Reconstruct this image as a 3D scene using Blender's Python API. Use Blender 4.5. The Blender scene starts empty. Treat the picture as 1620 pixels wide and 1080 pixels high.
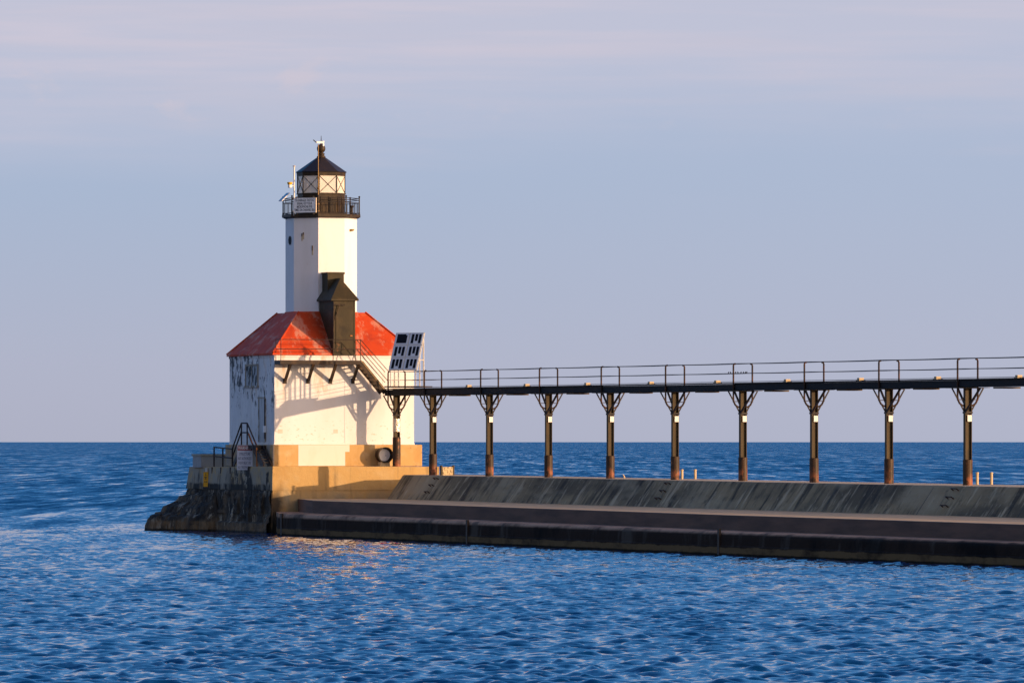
import bpy, math, random
import numpy as np
from mathutils import Vector, Matrix, noise

random.seed(7)
sc = bpy.context.scene
col = sc.collection
R = math.radians

# ------------------------------------------------------------------ camera
F = 10400.0            # focal length in pixels of a 1620 px wide frame
CAMH = 5.58            # eye height above the lake
cam = bpy.data.cameras.new("camera")
camo = bpy.data.objects.new("camera", cam)
col.objects.link(camo)
camo.location = (0, 0, CAMH)
camo.rotation_euler = (R(90), 0, 0)
cam.sensor_fit = 'HORIZONTAL'
cam.sensor_width = 36.0
cam.lens = 36.0 * F / 1620.0
cam.shift_y = (698 - 540) / 1620.0
cam.clip_start = 1.0
cam.clip_end = 90000.0
sc.camera = camo

# ------------------------------------------------------------------ light
SUN_AZ = 65.7          # from -Y (towards the camera) round to +X
SUN_EL = 7.2
SUN_STRENGTH = 4.3
EXPOSURE = 0.30
sdir = Vector((math.sin(R(SUN_AZ)) * math.cos(R(SUN_EL)), -math.cos(R(SUN_AZ)) * math.cos(R(SUN_EL)), math.sin(R(SUN_EL))))
sl = bpy.data.lights.new("sun", 'SUN')
sl.energy = SUN_STRENGTH
sl.angle = R(0.53)
sl.color = (1.0, 0.655, 0.385)
so = bpy.data.objects.new("sun", sl)
col.objects.link(so)
so.rotation_euler = sdir.to_track_quat('Z', 'Y').to_euler()
so.location = (60, -40, 60)

world = bpy.data.worlds.new("World")
sc.world = world
world.use_nodes = True


def build_world():
    nt = world.node_tree
    N, Lk = nt.nodes, nt.links
    bg = N['Background']
    sky = N.new('ShaderNodeTexSky')
    sky.sky_type = 'NISHITA'
    sky.sun_disc = False
    sky.sun_elevation = R(SUN_EL)
    sky.sun_rotation = R(180 - SUN_AZ)
    sky.ozone_density = 2.0
    tc = N.new('ShaderNodeTexCoord')
    nrm = N.new('ShaderNodeVectorMath'); nrm.operation = 'NORMALIZE'
    Lk.new(tc.outputs['Generated'], nrm.inputs[0])
    sep = N.new('ShaderNodeSeparateXYZ'); Lk.new(nrm.outputs[0], sep.inputs[0])
    asin = N.new('ShaderNodeMath'); asin.operation = 'ARCSINE'; Lk.new(sep.outputs['Z'], asin.inputs[0])
    elev = N.new('ShaderNodeMath'); elev.operation = 'MULTIPLY'; elev.inputs[1].default_value = 180 / math.pi / 90
    Lk.new(asin.outputs[0], elev.inputs[0])
    # the cloud veil: soft banks stretched along the horizon
    def vec(scale):
        v = N.new('ShaderNodeVectorMath'); v.operation = 'MULTIPLY'; v.inputs[1].default_value = scale
        Lk.new(nrm.outputs[0], v.inputs[0])
        return v.outputs[0]

    def nz(scale, detail, rough=.5):
        n = N.new('ShaderNodeTexNoise'); n.inputs['Scale'].default_value = 1.0
        n.inputs['Detail'].default_value = detail; n.inputs['Roughness'].default_value = rough
        Lk.new(vec(scale), n.inputs['Vector'])
        return n.outputs['Fac']

    def math_(op, a, b=None, c=None):
        m = N.new('ShaderNodeMath'); m.operation = op
        for i, v in enumerate((a, b, c)):
            if v is None: continue
            if isinstance(v, (int, float)): m.inputs[i].default_value = v
            else: Lk.new(v, m.inputs[i])
        return m.outputs[0]

    def rng(v, a, b, lo=0.0, hi=1.0):
        m = N.new('ShaderNodeMapRange'); m.interpolation_type = 'SMOOTHSTEP'
        m.inputs[1].default_value = a; m.inputs[2].default_value = b
        m.inputs[3].default_value = lo; m.inputs[4].default_value = hi
        Lk.new(v, m.inputs[0])
        return m.outputs[0]

    g = 2 ** -EXPOSURE

    def lin(c, k=1.0):
        return tuple(g * k * ((x / 255) / 12.92 if x / 255 <= .04045 else ((x / 255 + .055) / 1.055) ** 2.4) for x in c) + (1,)

    def mixc(f, a, b):
        m = N.new('ShaderNodeMixRGB')
        if isinstance(f, float): m.inputs[0].default_value = f
        else: Lk.new(f, m.inputs[0])
        for i, v in ((1, a), (2, b)):
            if isinstance(v, tuple): m.inputs[i].default_value = v
            else: Lk.new(v, m.inputs[i])
        return m.outputs[0]

    def ramp(v, stops):
        r = N.new('ShaderNodeValToRGB'); Lk.new(v, r.inputs['Fac'])
        cr = r.color_ramp; cr.interpolation = 'LINEAR'
        for i, (e, c) in enumerate(stops):
            el = cr.elements[i] if i < 2 else cr.elements.new(e / 90)
            el.position = e / 90; el.color = lin(c)
        return r.outputs[0]

    E_ = elev.outputs[0]
    # clear lake sky in front
    clear = ramp(E_, [(0.0, (178, 181, 202)), (.55, (180, 184, 206)), (1.35, (175, 185, 210)), (2.2, (170, 186, 214)),
                      (3.2, (170, 188, 218)), (5.0, (142, 182, 228)), (8, (112, 172, 234)), (14, (92, 168, 240)),
                      (28, (74, 156, 240)), (50, (40, 106, 194)), (90, (26, 60, 122))])
    # lilac cloud bank above 3 degrees, with a wavering lower edge that is lower to the right
    big = math_('SUBTRACT', nz((7, 7, 40), 4, .5), .5)
    fine = math_('SUBTRACT', nz((34, 34, 190), 5, .6), .5)
    e2 = math_('MULTIPLY_ADD', big, .016, E_)
    e2 = math_('MULTIPLY_ADD', fine, .0035, e2)
    e2 = math_('MULTIPLY_ADD', sep.outputs['X'], .010, e2)
    bank = math_('MULTIPLY', rng(e2, 2.2 / 90, 3.7 / 90), rng(E_, 5.2 / 90, 9 / 90, 1.0, 0.0))
    streak = rng(nz((16, 16, 260), 4, .55), .38, .68)
    bankc = mixc(streak, lin((199, 199, 219)), lin((213, 204, 219)))
    front = mixc(math_('MULTIPLY', bank, .92), clear, bankc)
    # faint lower veils and a few pink puffs along the bank edge
    veil = math_('MULTIPLY', rng(nz((12, 12, 120), 5, .55), .5, .72), rng(E_, 1.9 / 90, 2.7 / 90))
    right = math_('MULTIPLY', rng(math_('MULTIPLY_ADD', big, .08, sep.outputs['X']), -.09, .09), rng(E_, 5.0 / 90, 9 / 90, 1.0, 0.0))
    front = mixc(math_('MULTIPLY', right, .30), front, lin((187, 194, 217)))
    front = mixc(math_('MULTIPLY', math_('MULTIPLY', veil, rng(E_, 5.2 / 90, 8 / 90, 1.0, 0.0)), .42), front, lin((200, 197, 215)))
    puff = math_('MULTIPLY', rng(nz((75, 75, 150), 6, .62), .57, .74), math_('MULTIPLY', rng(E_, 2.6 / 90, 2.9 / 90), rng(E_, 3.2 / 90, 3.5 / 90, 1.0, 0.0)))
    front = mixc(math_('MULTIPLY', puff, .28), front, lin((222, 204, 211)))
    # unseen sky behind the camera, its tones added to fill the shaded faces
    back = ramp(E_, [(0.0, (186, 186, 204)), (8, (184, 190, 212)), (25, (136, 154, 188)), (50, (70, 98, 148)), (90, (28, 60, 122))])
    fb = rng(sep.outputs['Y'], -.25, .45)
    veilc = mixc(fb, back, front)
    # clear-air sky underneath, strongest towards the sun
    sunh = N.new('ShaderNodeVectorMath'); sunh.operation = 'DOT_PRODUCT'; sunh.inputs[1].default_value = tuple(sdir)
    Lk.new(nrm.outputs[0], sunh.inputs[0])
    sm = N.new('ShaderNodeMixRGB'); sm.blend_type = 'MULTIPLY'; sm.inputs[0].default_value = 1
    sm.inputs[2].default_value = (.1, .1, .1, 1)
    Lk.new(sky.outputs[0], sm.inputs[1])
    fsun = rng(sunh.outputs['Value'], -.2, .95, .93, .35)
    fin = mixc(fsun, sm.outputs[0], veilc)
    glow = math_('POWER', math_('MAXIMUM', sunh.outputs['Value'], 0.0), 5.0)
    gm = N.new('ShaderNodeMixRGB'); gm.blend_type = 'ADD'; gm.inputs[0].default_value = 1
    gc = N.new('ShaderNodeMixRGB'); gc.inputs[1].default_value = (0, 0, 0, 1); gc.inputs[2].default_value = (2.9, 1.92, 1.34, 1)
    Lk.new(glow, gc.inputs[0]); Lk.new(fin, gm.inputs[1]); Lk.new(gc.outputs[0], gm.inputs[2])
    up = N.new('ShaderNodeMixRGB'); up.blend_type = 'MULTIPLY'; up.inputs[0].default_value = 1
    up.inputs[2].default_value = (10, 10, 10, 1)
    Lk.new(gm.outputs[0], up.inputs[1])
    Lk.new(up.outputs[0], bg.inputs[0])
    bg.inputs[1].default_value = 0.1


build_world()
sc.view_settings.view_transform = 'Standard'
sc.view_settings.look = 'None'
sc.view_settings.exposure = EXPOSURE
sc.view_settings.gamma = 1.0
sc.render.engine = 'CYCLES'
sc.cycles.max_bounces = 6

# ------------------------------------------------------------------ frames
TH = 17.6 + math.degrees(math.atan(376 / F))       # heading of the lighthouse front
LM = Matrix.Translation((-14.46, 400, 0)) @ Matrix.Rotation(R(TH), 4, 'Z')
PX1, PY1 = -4.75, 395.2
PANG = math.atan2(-8.54, 3.426)
PM = Matrix.Translation((PX1, PY1, 0)) @ Matrix.Rotation(PANG, 4, 'Z')
BAY = math.hypot(8.54, 3.426)
WM = Matrix.Identity(4)
cT, sT = math.cos(R(TH)), math.sin(R(TH))


def Lx(px, yl):
    """local x on the lighthouse frame at local depth yl for a bearing px"""
    k = (px - 810) / F
    return (k * (400 + cT * yl) + 14.46 + sT * yl) / (cT - sT * k)


def Lz(py, xl, yl):
    return CAMH + (698 - py) * (400 + sT * xl + cT * yl) / F


# ------------------------------------------------------------------ mesh builder
class MB:
    def __init__(s):
        s.v, s.f, s.m = [], [], []

    def add(s, vs, fs, m=0):
        n = len(s.v)
        s.v += [tuple(v) for v in vs]
        for f in fs:
            s.f.append(tuple(i + n for i in f)); s.m.append(m)
        return s

    def box(s, a, b, m=0):
        x0, y0, z0 = a; x1, y1, z1 = b
        vs = [(x0, y0, z0), (x1, y0, z0), (x1, y1, z0), (x0, y1, z0), (x0, y0, z1), (x1, y0, z1), (x1, y1, z1), (x0, y1, z1)]
        return s.add(vs, [(3, 2, 1, 0), (4, 5, 6, 7), (0, 1, 5, 4), (1, 2, 6, 5), (2, 3, 7, 6), (3, 0, 4, 7)], m)

    def prism(s, poly, z0, z1, m=0):
        n = len(poly)
        z0 = z0 if hasattr(z0, '__len__') else [z0] * n
        z1 = z1 if hasattr(z1, '__len__') else [z1] * n
        vs = [(p[0], p[1], z0[i]) for i, p in enumerate(poly)] + [(p[0], p[1], z1[i]) for i, p in enumerate(poly)]
        fs = [tuple(reversed(range(n))), tuple(range(n, 2 * n))] + [(i, (i + 1) % n, n + (i + 1) % n, n + i) for i in range(n)]
        return s.add(vs, fs, m)

    def rings(s, rings, caps=(True, True), m=0):
        n = len(rings[0])
        vs = [p for r in rings for p in r]
        fs = []
        for k in range(len(rings) - 1):
            for i in range(n):
                j = (i + 1) % n
                fs.append((k * n + i, k * n + j, (k + 1) * n + j, (k + 1) * n + i))
        if caps[0]: fs.append(tuple(reversed(range(n))))
        if caps[1]: fs.append(tuple(range((len(rings) - 1) * n, len(rings) * n)))
        return s.add(vs, fs, m)

    def tube(s, path, r, n=8, m=0):
        path = [Vector(p) for p in path]
        rs = r if hasattr(r, '__len__') else [r] * len(path)
        rings = []
        ref = None
        for i, p in enumerate(path):
            d = (path[min(i + 1, len(path) - 1)] - path[max(i - 1, 0)]).normalized()
            if ref is None:
                ref = Vector((0, 0, 1)) if abs(d.z) < .9 else Vector((1, 0, 0))
            u = (ref - d * ref.dot(d))
            if u.length < 1e-4: u = d.orthogonal()
            u.normalize(); ref = u
            w = d.cross(u)
            rings.append([p + (u * math.cos(2 * math.pi * k / n) + w * math.sin(2 * math.pi * k / n)) * rs[i] for k in range(n)])
        return s.rings(rings, (True, True), m)

    def bar(s, a, b, w, h, up=(0, 0, 1), m=0):
        """rectangular bar: w across, h along 'up'"""
        a, b = Vector(a), Vector(b)
        d = (b - a).normalized()
        side = d.cross(Vector(up))
        if side.length < 1e-4: side = d.orthogonal()
        side.normalize()
        u = side.cross(d).normalized()
        rr = [[p + side * sx * w / 2 + u * sz * h / 2 for sx, sz in ((-1, -1), (1, -1), (1, 1), (-1, 1))] for p in (a, b)]
        return s.rings(rr, (True, True), m)

    def lathe(s, c, prof, n=20, a0=0.0, m=0):
        rings = [[(c[0] + r * math.cos(a0 + 2 * math.pi * k / n), c[1] + r * math.sin(a0 + 2 * math.pi * k / n), z) for k in range(n)] for r, z in prof]
        return s.rings(rings, (True, True), m)

    def ball(s, c, r, n=12, m=0):
        prof = [(max(r * math.sin(math.pi * k / 8), .0008), c[2] - r * math.cos(math.pi * k / 8)) for k in range(9)]
        return s.lathe((c[0], c[1]), prof, n, 0, m)

    def mesh(s, name, mats, off=(0, 0, 0), smooth=False):
        me = bpy.data.meshes.new(name)
        me.from_pydata([(x - off[0], y - off[1], z - off[2]) for x, y, z in s.v], [], s.f)
        for mt in (mats if isinstance(mats, (list, tuple)) else [mats]): me.materials.append(mt)
        me.polygons.foreach_set('material_index', s.m)
        if smooth:
            me.polygons.foreach_set('use_smooth', [True] * len(me.polygons))
        me.validate(); me.update()
        return me


class Thing:
    pass


def tag(o, label, cat, group=None, kind=None):
    if label: o['label'] = label
    if cat: o['category'] = cat
    if group: o['group'] = group
    o['kind'] = kind or 'thing'


def thing(name, label, cat, frame, origin, group=None):
    t = Thing()
    o = bpy.data.objects.new(name, None)
    o.empty_display_size = .3
    col.objects.link(o)
    o.matrix_world = frame @ Matrix.Translation(origin)
    tag(o, label, cat, group)
    t.e, t.o = o, origin
    return t


def finish(o, bevel, smooth_angle=None):
    if bevel:
        b = o.modifiers.new('bevel', 'BEVEL'); b.width = bevel; b.segments = 2; b.limit_method = 'ANGLE'; b.angle_limit = R(35)


def part(mb, name, mats, t, parent=None, bevel=0, smooth=False, label=None):
    o = bpy.data.objects.new(name, mb.mesh(name, mats, t.o, smooth))
    col.objects.link(o)
    o.parent = parent if parent is not None else t.e
    if label: o['label'] = label
    finish(o, bevel)
    return o


def single(mb, name, label, cat, mats, frame, origin, group=None, kind=None, bevel=0, smooth=False):
    o = bpy.data.objects.new(name, mb.mesh(name, mats, origin, smooth))
    col.objects.link(o)
    o.matrix_world = frame @ Matrix.Translation(origin)
    tag(o, label, cat, group, kind)
    finish(o, bevel)
    return o


def copy_tree(o, parent=None):
    c = o.copy(); col.objects.link(c)
    if parent is not None: c.parent = parent
    for ch in list(o.children): copy_tree(ch, c)
    return c


def lettering(text, size, origin, ux, uz, mb, m=0, width=None, sx=1.0):
    """flat letters centred on origin, running along ux, standing along uz"""
    cu = bpy.data.curves.new('letters', 'FONT')
    cu.body = text; cu.size = size; cu.align_x = 'CENTER'; cu.align_y = 'CENTER'
    cu.resolution_u = 2; cu.offset = size * .014
    ob = bpy.data.objects.new('letters', cu)
    col.objects.link(ob)
    dg = bpy.context.evaluated_depsgraph_get()
    dg.update()
    me = ob.evaluated_get(dg).to_mesh()
    vs = [v.co.copy() for v in me.vertices]
    fs = [tuple(p.vertices) for p in me.polygons]
    ob.evaluated_get(dg).to_mesh_clear()
    bpy.data.objects.remove(ob); bpy.data.curves.remove(cu)
    w = max(v.x for v in vs) - min(v.x for v in vs)
    k = (width / w) if width else sx
    o, ux, uz = Vector(origin), Vector(ux).normalized(), Vector(uz).normalized()
    mb.add([o + ux * v.x * k + uz * v.y for v in vs], fs, m)


# ------------------------------------------------------------------ materials
def nmat(name, base, rough=.7, layers=(), bump=None, spec=.25, metal=0.0, rand=False, seed=0.0, rough_noise=0.0):
    """layers: dict(color, scale=(x,y,z), lo, hi, detail, amt, rng=(axis, a, b) optional soft range mask(s))"""
    m = bpy.data.materials.new(name); m.use_nodes = True
    nt = m.node_tree; N, Lk = nt.nodes, nt.links
    p = N['Principled BSDF']
    p.inputs['Roughness'].default_value = rough
    p.inputs['Specular IOR Level'].default_value = spec
    p.inputs['Metallic'].default_value = metal
    tc = N.new('ShaderNodeTexCoord')
    vec = tc.outputs['Object']
    if rand:
        oi = N.new('ShaderNodeObjectInfo')
        ml = N.new('ShaderNodeMath'); ml.operation = 'MULTIPLY'; ml.inputs[1].default_value = 37.0
        Lk.new(oi.outputs['Random'], ml.inputs[0])
        ad = N.new('ShaderNodeVectorMath'); ad.operation = 'ADD'
        Lk.new(vec, ad.inputs[0]); Lk.new(ml.outputs[0], ad.inputs[1])
        nvec = ad.outputs[0]
    else:
        nvec = vec
    sepn = N.new('ShaderNodeSeparateXYZ'); Lk.new(vec, sepn.inputs[0])
    rgb = N.new('ShaderNodeRGB'); rgb.outputs[0].default_value = (*base, 1)
    cur = rgb.outputs[0]

    def tex(scale, detail, off, rough_=.6):
        mp = N.new('ShaderNodeMapping')
        mp.inputs['Scale'].default_value = scale
        mp.inputs['Location'].default_value = (off * 3.1 + seed, off * 1.7 - seed, off * 2.3)
        Lk.new(nvec, mp.inputs[0])
        n = N.new('ShaderNodeTexNoise'); n.inputs['Scale'].default_value = 1
        n.inputs['Detail'].default_value = detail; n.inputs['Roughness'].default_value = rough_
        Lk.new(mp.outputs[0], n.inputs['Vector'])
        return n.outputs['Fac']

    for i, l in enumerate(layers):
        amt = l.get('amt', 1.0)
        fac = None
        if l.get('scale') is not None:
            t = tex(l['scale'], l.get('detail', 5), i + 1.0, l.get('nr', .6))
            mr = N.new('ShaderNodeMapRange')
            mr.inputs[1].default_value = l.get('lo', .45); mr.inputs[2].default_value = l.get('hi', .6)
            Lk.new(t, mr.inputs[0]); fac = mr.outputs[0]
        for (ax, a, b) in l.get('rng', ()):
            r = N.new('ShaderNodeMapRange'); r.interpolation_type = 'SMOOTHSTEP'
            lo, hi = (a, b) if a < b else (b, a)
            r.inputs[1].default_value = lo; r.inputs[2].default_value = hi
            r.inputs[3].default_value = 0.0 if a < b else 1.0
            r.inputs[4].default_value = 1.0 if a < b else 0.0
            # ragged edge
            e = N.new('ShaderNodeMath'); e.operation = 'MULTIPLY_ADD'; e.inputs[1].default_value = l.get('rag', .35)
            t2 = tex(l.get('ragscale', (1.3, 1.3, 1.3)), 4, i + 9.0)
            e0 = N.new('ShaderNodeMath'); e0.operation = 'SUBTRACT'; e0.inputs[1].default_value = .5
            Lk.new(t2, e0.inputs[0]); Lk.new(e0.outputs[0], e.inputs[0]); Lk.new(sepn.outputs[ax], e.inputs[2])
            Lk.new(e.outputs[0], r.inputs[0])
            if fac is None: fac = r.outputs[0]
            else:
                mu = N.new('ShaderNodeMath'); mu.operation = 'MULTIPLY'
                Lk.new(fac, mu.inputs[0]); Lk.new(r.outputs[0], mu.inputs[1]); fac = mu.outputs[0]
        mm = N.new('ShaderNodeMath'); mm.operation = 'MULTIPLY'; mm.inputs[1].default_value = amt; mm.use_clamp = True
        if fac is not None: Lk.new(fac, mm.inputs[0])
        else: mm.inputs[0].default_value = 1
        mx = N.new('ShaderNodeMixRGB'); mx.inputs[2].default_value = (*l['color'], 1)
        Lk.new(mm.outputs[0], mx.inputs[0]); Lk.new(cur, mx.inputs[1]); cur = mx.outputs[0]
    Lk.new(cur, p.inputs['Base Color'])
    if bump:
        scale, dist, strength = bump
        t = tex((scale,) * 3 if not hasattr(scale, '__len__') else scale, 6, 21.0)
        bp = N.new('ShaderNodeBump'); bp.inputs['Distance'].default_value = dist; bp.inputs['Strength'].default_value = strength
        Lk.new(t, bp.inputs['Height']); Lk.new(bp.outputs[0], p.inputs['Normal'])
    return m


X, Y, Z = 'X', 'Y', 'Z'
M = {}
WHITE = (.78, .77, .76)
M['tower_white'] = nmat('tower_paint', WHITE, .55, [
    dict(color=(.60, .57, .50), scale=(.9, .9, .22), lo=.46, hi=.8, amt=.45),
    dict(color=(.42, .24, .10), scale=(2.4, 2.4, .5), lo=.67, hi=.78, amt=.5),
    dict(color=(.30, .29, .28), scale=(2.2, 2.2, 1.1), lo=.66, hi=.75, amt=.45, rng=[(Z, 10.6, 9.3)]),
], bump=(3, .02, .25))
# object coordinates start at the plinth foot (z = 4.08)
M['wall_white'] = nmat('wall_paint', WHITE, .6, [
    dict(color=(.62, .55, .44), scale=(.7, .7, .25), lo=.45, hi=.8, amt=.4),
    dict(color=(.55, .30, .10), scale=(1.8, 1.8, .45), lo=.56, hi=.72, amt=.6, rng=[(Z, 3.6, 4.8)], rag=1.0),
    dict(color=(.48, .38, .24), scale=(3.5, 3.5, 6), lo=.585, hi=.67, amt=.55, rng=[(Z, 3.2, 2.2)]),
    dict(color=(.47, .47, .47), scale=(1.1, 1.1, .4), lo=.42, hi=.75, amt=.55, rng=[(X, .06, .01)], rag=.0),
    # paint peeled down to black iron, high on the lake side only
    dict(color=(.03, .03, .035), scale=(1.5, 1.5, .55), lo=.515, hi=.535, amt=.96, detail=6, nr=.6, rng=[(X, .06, .01), (Z, 3.9, 5.0), (Y, 1.8, 5.2)], rag=.9),
    dict(color=(.03, .03, .035), scale=(2.6, 2.6, 1.2), lo=.56, hi=.58, amt=.9, detail=7, nr=.66, rng=[(X, .06, .01), (Z, 2.6, 4.2)], rag=.5),
    dict(color=(.09, .10, .12), scale=(1.2, 1.2, 1.0), lo=.63, hi=.67, amt=.8, detail=7, rng=[(X, .06, .01), (Z, 3.6, 4.2), (Y, 1.5, .6)], rag=.2),
], bump=(2.2, .03, .35))
M['concrete_gold'] = nmat('plinth_concrete', (.54, .34, .135), .85, [
    dict(color=(.40, .21, .06), scale=(1.1, 1.1, .35), lo=.45, hi=.72, amt=.75),
    dict(color=(.62, .48, .28), scale=(1.4, 1.4, 1.4), lo=.5, hi=.72, amt=.6),
    dict(color=(.14, .11, .07), scale=(4, 4, 2.2), lo=.62, hi=.74, amt=.55),
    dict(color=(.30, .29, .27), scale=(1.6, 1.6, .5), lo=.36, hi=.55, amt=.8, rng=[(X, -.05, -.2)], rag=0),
], bump=(5, .02, .4))
M['patch_white'] = nmat('repair_paint', (.74, .70, .62), .75, [
    dict(color=(.6, .5, .36), scale=(1.5, 1.5, .6), lo=.5, hi=.8, amt=.5)], bump=(6, .01, .3))
# pierhead coordinates: base at lake level, origin at its near corner
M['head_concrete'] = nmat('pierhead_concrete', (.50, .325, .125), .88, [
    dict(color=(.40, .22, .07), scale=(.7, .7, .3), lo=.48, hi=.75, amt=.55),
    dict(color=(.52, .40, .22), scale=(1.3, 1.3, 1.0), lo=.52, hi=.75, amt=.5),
    dict(color=(.20, .21, .175), scale=(1.0, 1.0, .5), lo=.30, hi=.62, amt=.8, rng=[(Z, 3.0, 1.9), (X, .05, .3)], rag=.6),  # grey-green shade tone of the lower front, put into the colour
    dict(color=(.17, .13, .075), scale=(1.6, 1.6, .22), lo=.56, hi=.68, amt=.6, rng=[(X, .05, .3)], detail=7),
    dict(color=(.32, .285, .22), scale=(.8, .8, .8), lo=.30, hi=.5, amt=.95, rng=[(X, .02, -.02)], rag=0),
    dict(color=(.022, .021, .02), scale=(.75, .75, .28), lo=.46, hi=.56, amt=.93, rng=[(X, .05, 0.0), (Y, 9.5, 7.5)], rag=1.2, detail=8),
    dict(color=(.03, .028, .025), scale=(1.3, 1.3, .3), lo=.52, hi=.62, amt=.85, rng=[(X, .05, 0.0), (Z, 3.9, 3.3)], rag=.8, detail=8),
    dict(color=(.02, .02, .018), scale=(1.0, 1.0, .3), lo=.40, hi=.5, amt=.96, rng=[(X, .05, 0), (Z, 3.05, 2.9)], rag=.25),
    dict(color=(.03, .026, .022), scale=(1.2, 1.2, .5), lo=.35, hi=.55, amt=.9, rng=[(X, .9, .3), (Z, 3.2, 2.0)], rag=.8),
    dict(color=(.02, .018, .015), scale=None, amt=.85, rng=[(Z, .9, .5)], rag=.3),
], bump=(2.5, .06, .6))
M['rubble'] = nmat('crumbled_concrete', (.045, .035, .025), .9, [
    dict(color=(.36, .31, .23), scale=(1.4, 1.4, .6), lo=.55, hi=.62, amt=.9, detail=9, nr=.68),
    dict(color=(.16, .115, .07), scale=(1.0, 1.0, .7), lo=.48, hi=.62, amt=.75, detail=9),
    dict(color=(.010, .009, .008), scale=(.8, .8, .5), lo=.5, hi=.58, amt=.85, detail=6, rng=[(Z, .5, .9)]),
    dict(color=(.20, .125, .06), scale=(1, 1, 2), lo=.35, hi=.6, amt=.85, rng=[(Z, .72, .55)], rag=.12),
    dict(color=(.012, .012, .010), scale=None, amt=.9, rng=[(Z, .2, .08)], rag=.1),
], bump=(3, .12, .8))
M['pier_concrete'] = nmat('pier_concrete', (.56, .43, .28), .88, [
    dict(color=(.27, .22, .15), scale=(.35, .7, 1), lo=.45, hi=.7, amt=.6),
    dict(color=(.55, .47, .36), scale=(2, 2, 2), lo=.55, hi=.75, amt=.4)], bump=(4, .02, .4))
M['pier_wall'] = nmat('streaked_wall', (.30, .225, .12), .85, [
    dict(color=(.46, .33, .175), scale=(.12, .12, .12), lo=.42, hi=.6, amt=.9, rng=[(X, 22, 2)], rag=4),
    dict(color=(.095, .075, .045), scale=(.12, .3, .3), lo=.43, hi=.6, amt=.85, rng=[(X, 0, 8)], rag=3),
    dict(color=(.52, .42, .27), scale=(1.7, .35, .35), lo=.55, hi=.64, amt=.8, detail=7, nr=.65),
    dict(color=(.038, .031, .022), scale=(1.3, .28, .28), lo=.51, hi=.63, amt=.85, detail=6),
    dict(color=(.40, .33, .21), scale=(.16, .4, .4), lo=.52, hi=.66, amt=.6, detail=6),
    dict(color=(.05, .042, .03), scale=(.9, .8, .8), lo=.57, hi=.68, amt=.7, detail=8, nr=.7),
    dict(color=(.42, .35, .24), scale=(4.5, 1.6, 1.6), lo=.62, hi=.67, amt=.6, detail=5),
], bump=(3.5, .03, .5))
M['promenade'] = nmat('promenade_concrete', (.60, .41, .21), .85, [
    dict(color=(.46, .31, .16), scale=(.25, .8, 1), lo=.45, hi=.7, amt=.7),
    dict(color=(.30, .25, .18), scale=(1.5, 1.5, 1), lo=.55, hi=.75, amt=.5)], bump=(4, .015, .3))
M['step_face'] = nmat('rusty_step', (.15, .088, .062), .8, [
    dict(color=(.075, .05, .04), scale=(.3, .3, 2.0), lo=.4, hi=.65, amt=.8),
    dict(color=(.12, .08, .065), scale=(1.2, 1.2, .5), lo=.55, hi=.72, amt=.5)], bump=(3, .02, .3))
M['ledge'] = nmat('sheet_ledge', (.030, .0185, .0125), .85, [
    dict(color=(.46, .29, .19), scale=(.5, .5, .6), lo=.25, hi=.5, amt=.95, rng=[(Z, 1.0, 1.16)], rag=.06),  # paler top: light catching the ledge edge, painted into the colour
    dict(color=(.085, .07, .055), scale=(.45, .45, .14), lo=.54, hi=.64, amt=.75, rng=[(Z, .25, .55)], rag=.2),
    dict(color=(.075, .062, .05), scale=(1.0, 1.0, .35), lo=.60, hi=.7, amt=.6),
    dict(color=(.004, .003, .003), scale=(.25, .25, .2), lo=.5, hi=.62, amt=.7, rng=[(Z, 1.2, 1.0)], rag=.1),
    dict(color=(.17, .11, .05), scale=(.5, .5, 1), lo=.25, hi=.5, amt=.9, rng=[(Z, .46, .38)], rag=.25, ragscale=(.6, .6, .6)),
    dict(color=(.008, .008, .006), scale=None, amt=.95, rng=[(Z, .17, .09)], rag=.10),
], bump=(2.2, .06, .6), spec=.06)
M['roof_red'] = nmat('roof_paint', (.54, .054, .008), .7, [
    dict(color=(.22, .022, .014), scale=(.9, .9, .9), lo=.5, hi=.75, amt=.6),
    dict(color=(.58, .30, .21), scale=(1.25, .7, .7), lo=.51, hi=.60, amt=.62, detail=8, nr=.7),
    dict(color=(.58, .15, .06), scale=(2, 2, 2), lo=.55, hi=.7, amt=.5),
], bump=(5, .015, .3))
M['dark_iron'] = nmat('dark_iron', (.030, .020, .014), .55, [
    dict(color=(.10, .055, .022), scale=(2.5, 2.5, 1.2), lo=.48, hi=.7, amt=.7),
    dict(color=(.17, .075, .03), scale=(5, 5, 4), lo=.62, hi=.72, amt=.6)], bump=(6, .01, .3))
M['lantern_iron'] = nmat('lantern_iron', (.028, .018, .009), .5, [
    dict(color=(.075, .045, .015), scale=(2.5, 2.5, 1.6), lo=.45, hi=.7, amt=.7),
    dict(color=(.012, .009, .007), scale=(3.5, 3.5, 2), lo=.55, hi=.7, amt=.8)], bump=(6, .01, .3))
M['lantern_roof'] = nmat('lantern_roof_paint', (.022, .017, .016), .5, [
    dict(color=(.045, .03, .02), scale=(2, 2, 2), lo=.5, hi=.75, amt=.6)])
M['black'] = nmat('black_paint', (.018, .013, .012), .5, [
    dict(color=(.07, .03, .015), scale=(3, 3, 1.5), lo=.55, hi=.72, amt=.5)], rand=True)
M['rail_rust'] = nmat('rusty_rail', (.030, .018, .014), .6, [
    dict(color=(.16, .06, .025), scale=(3, 3, 2), lo=.5, hi=.7, amt=.6)], rand=True)
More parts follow.
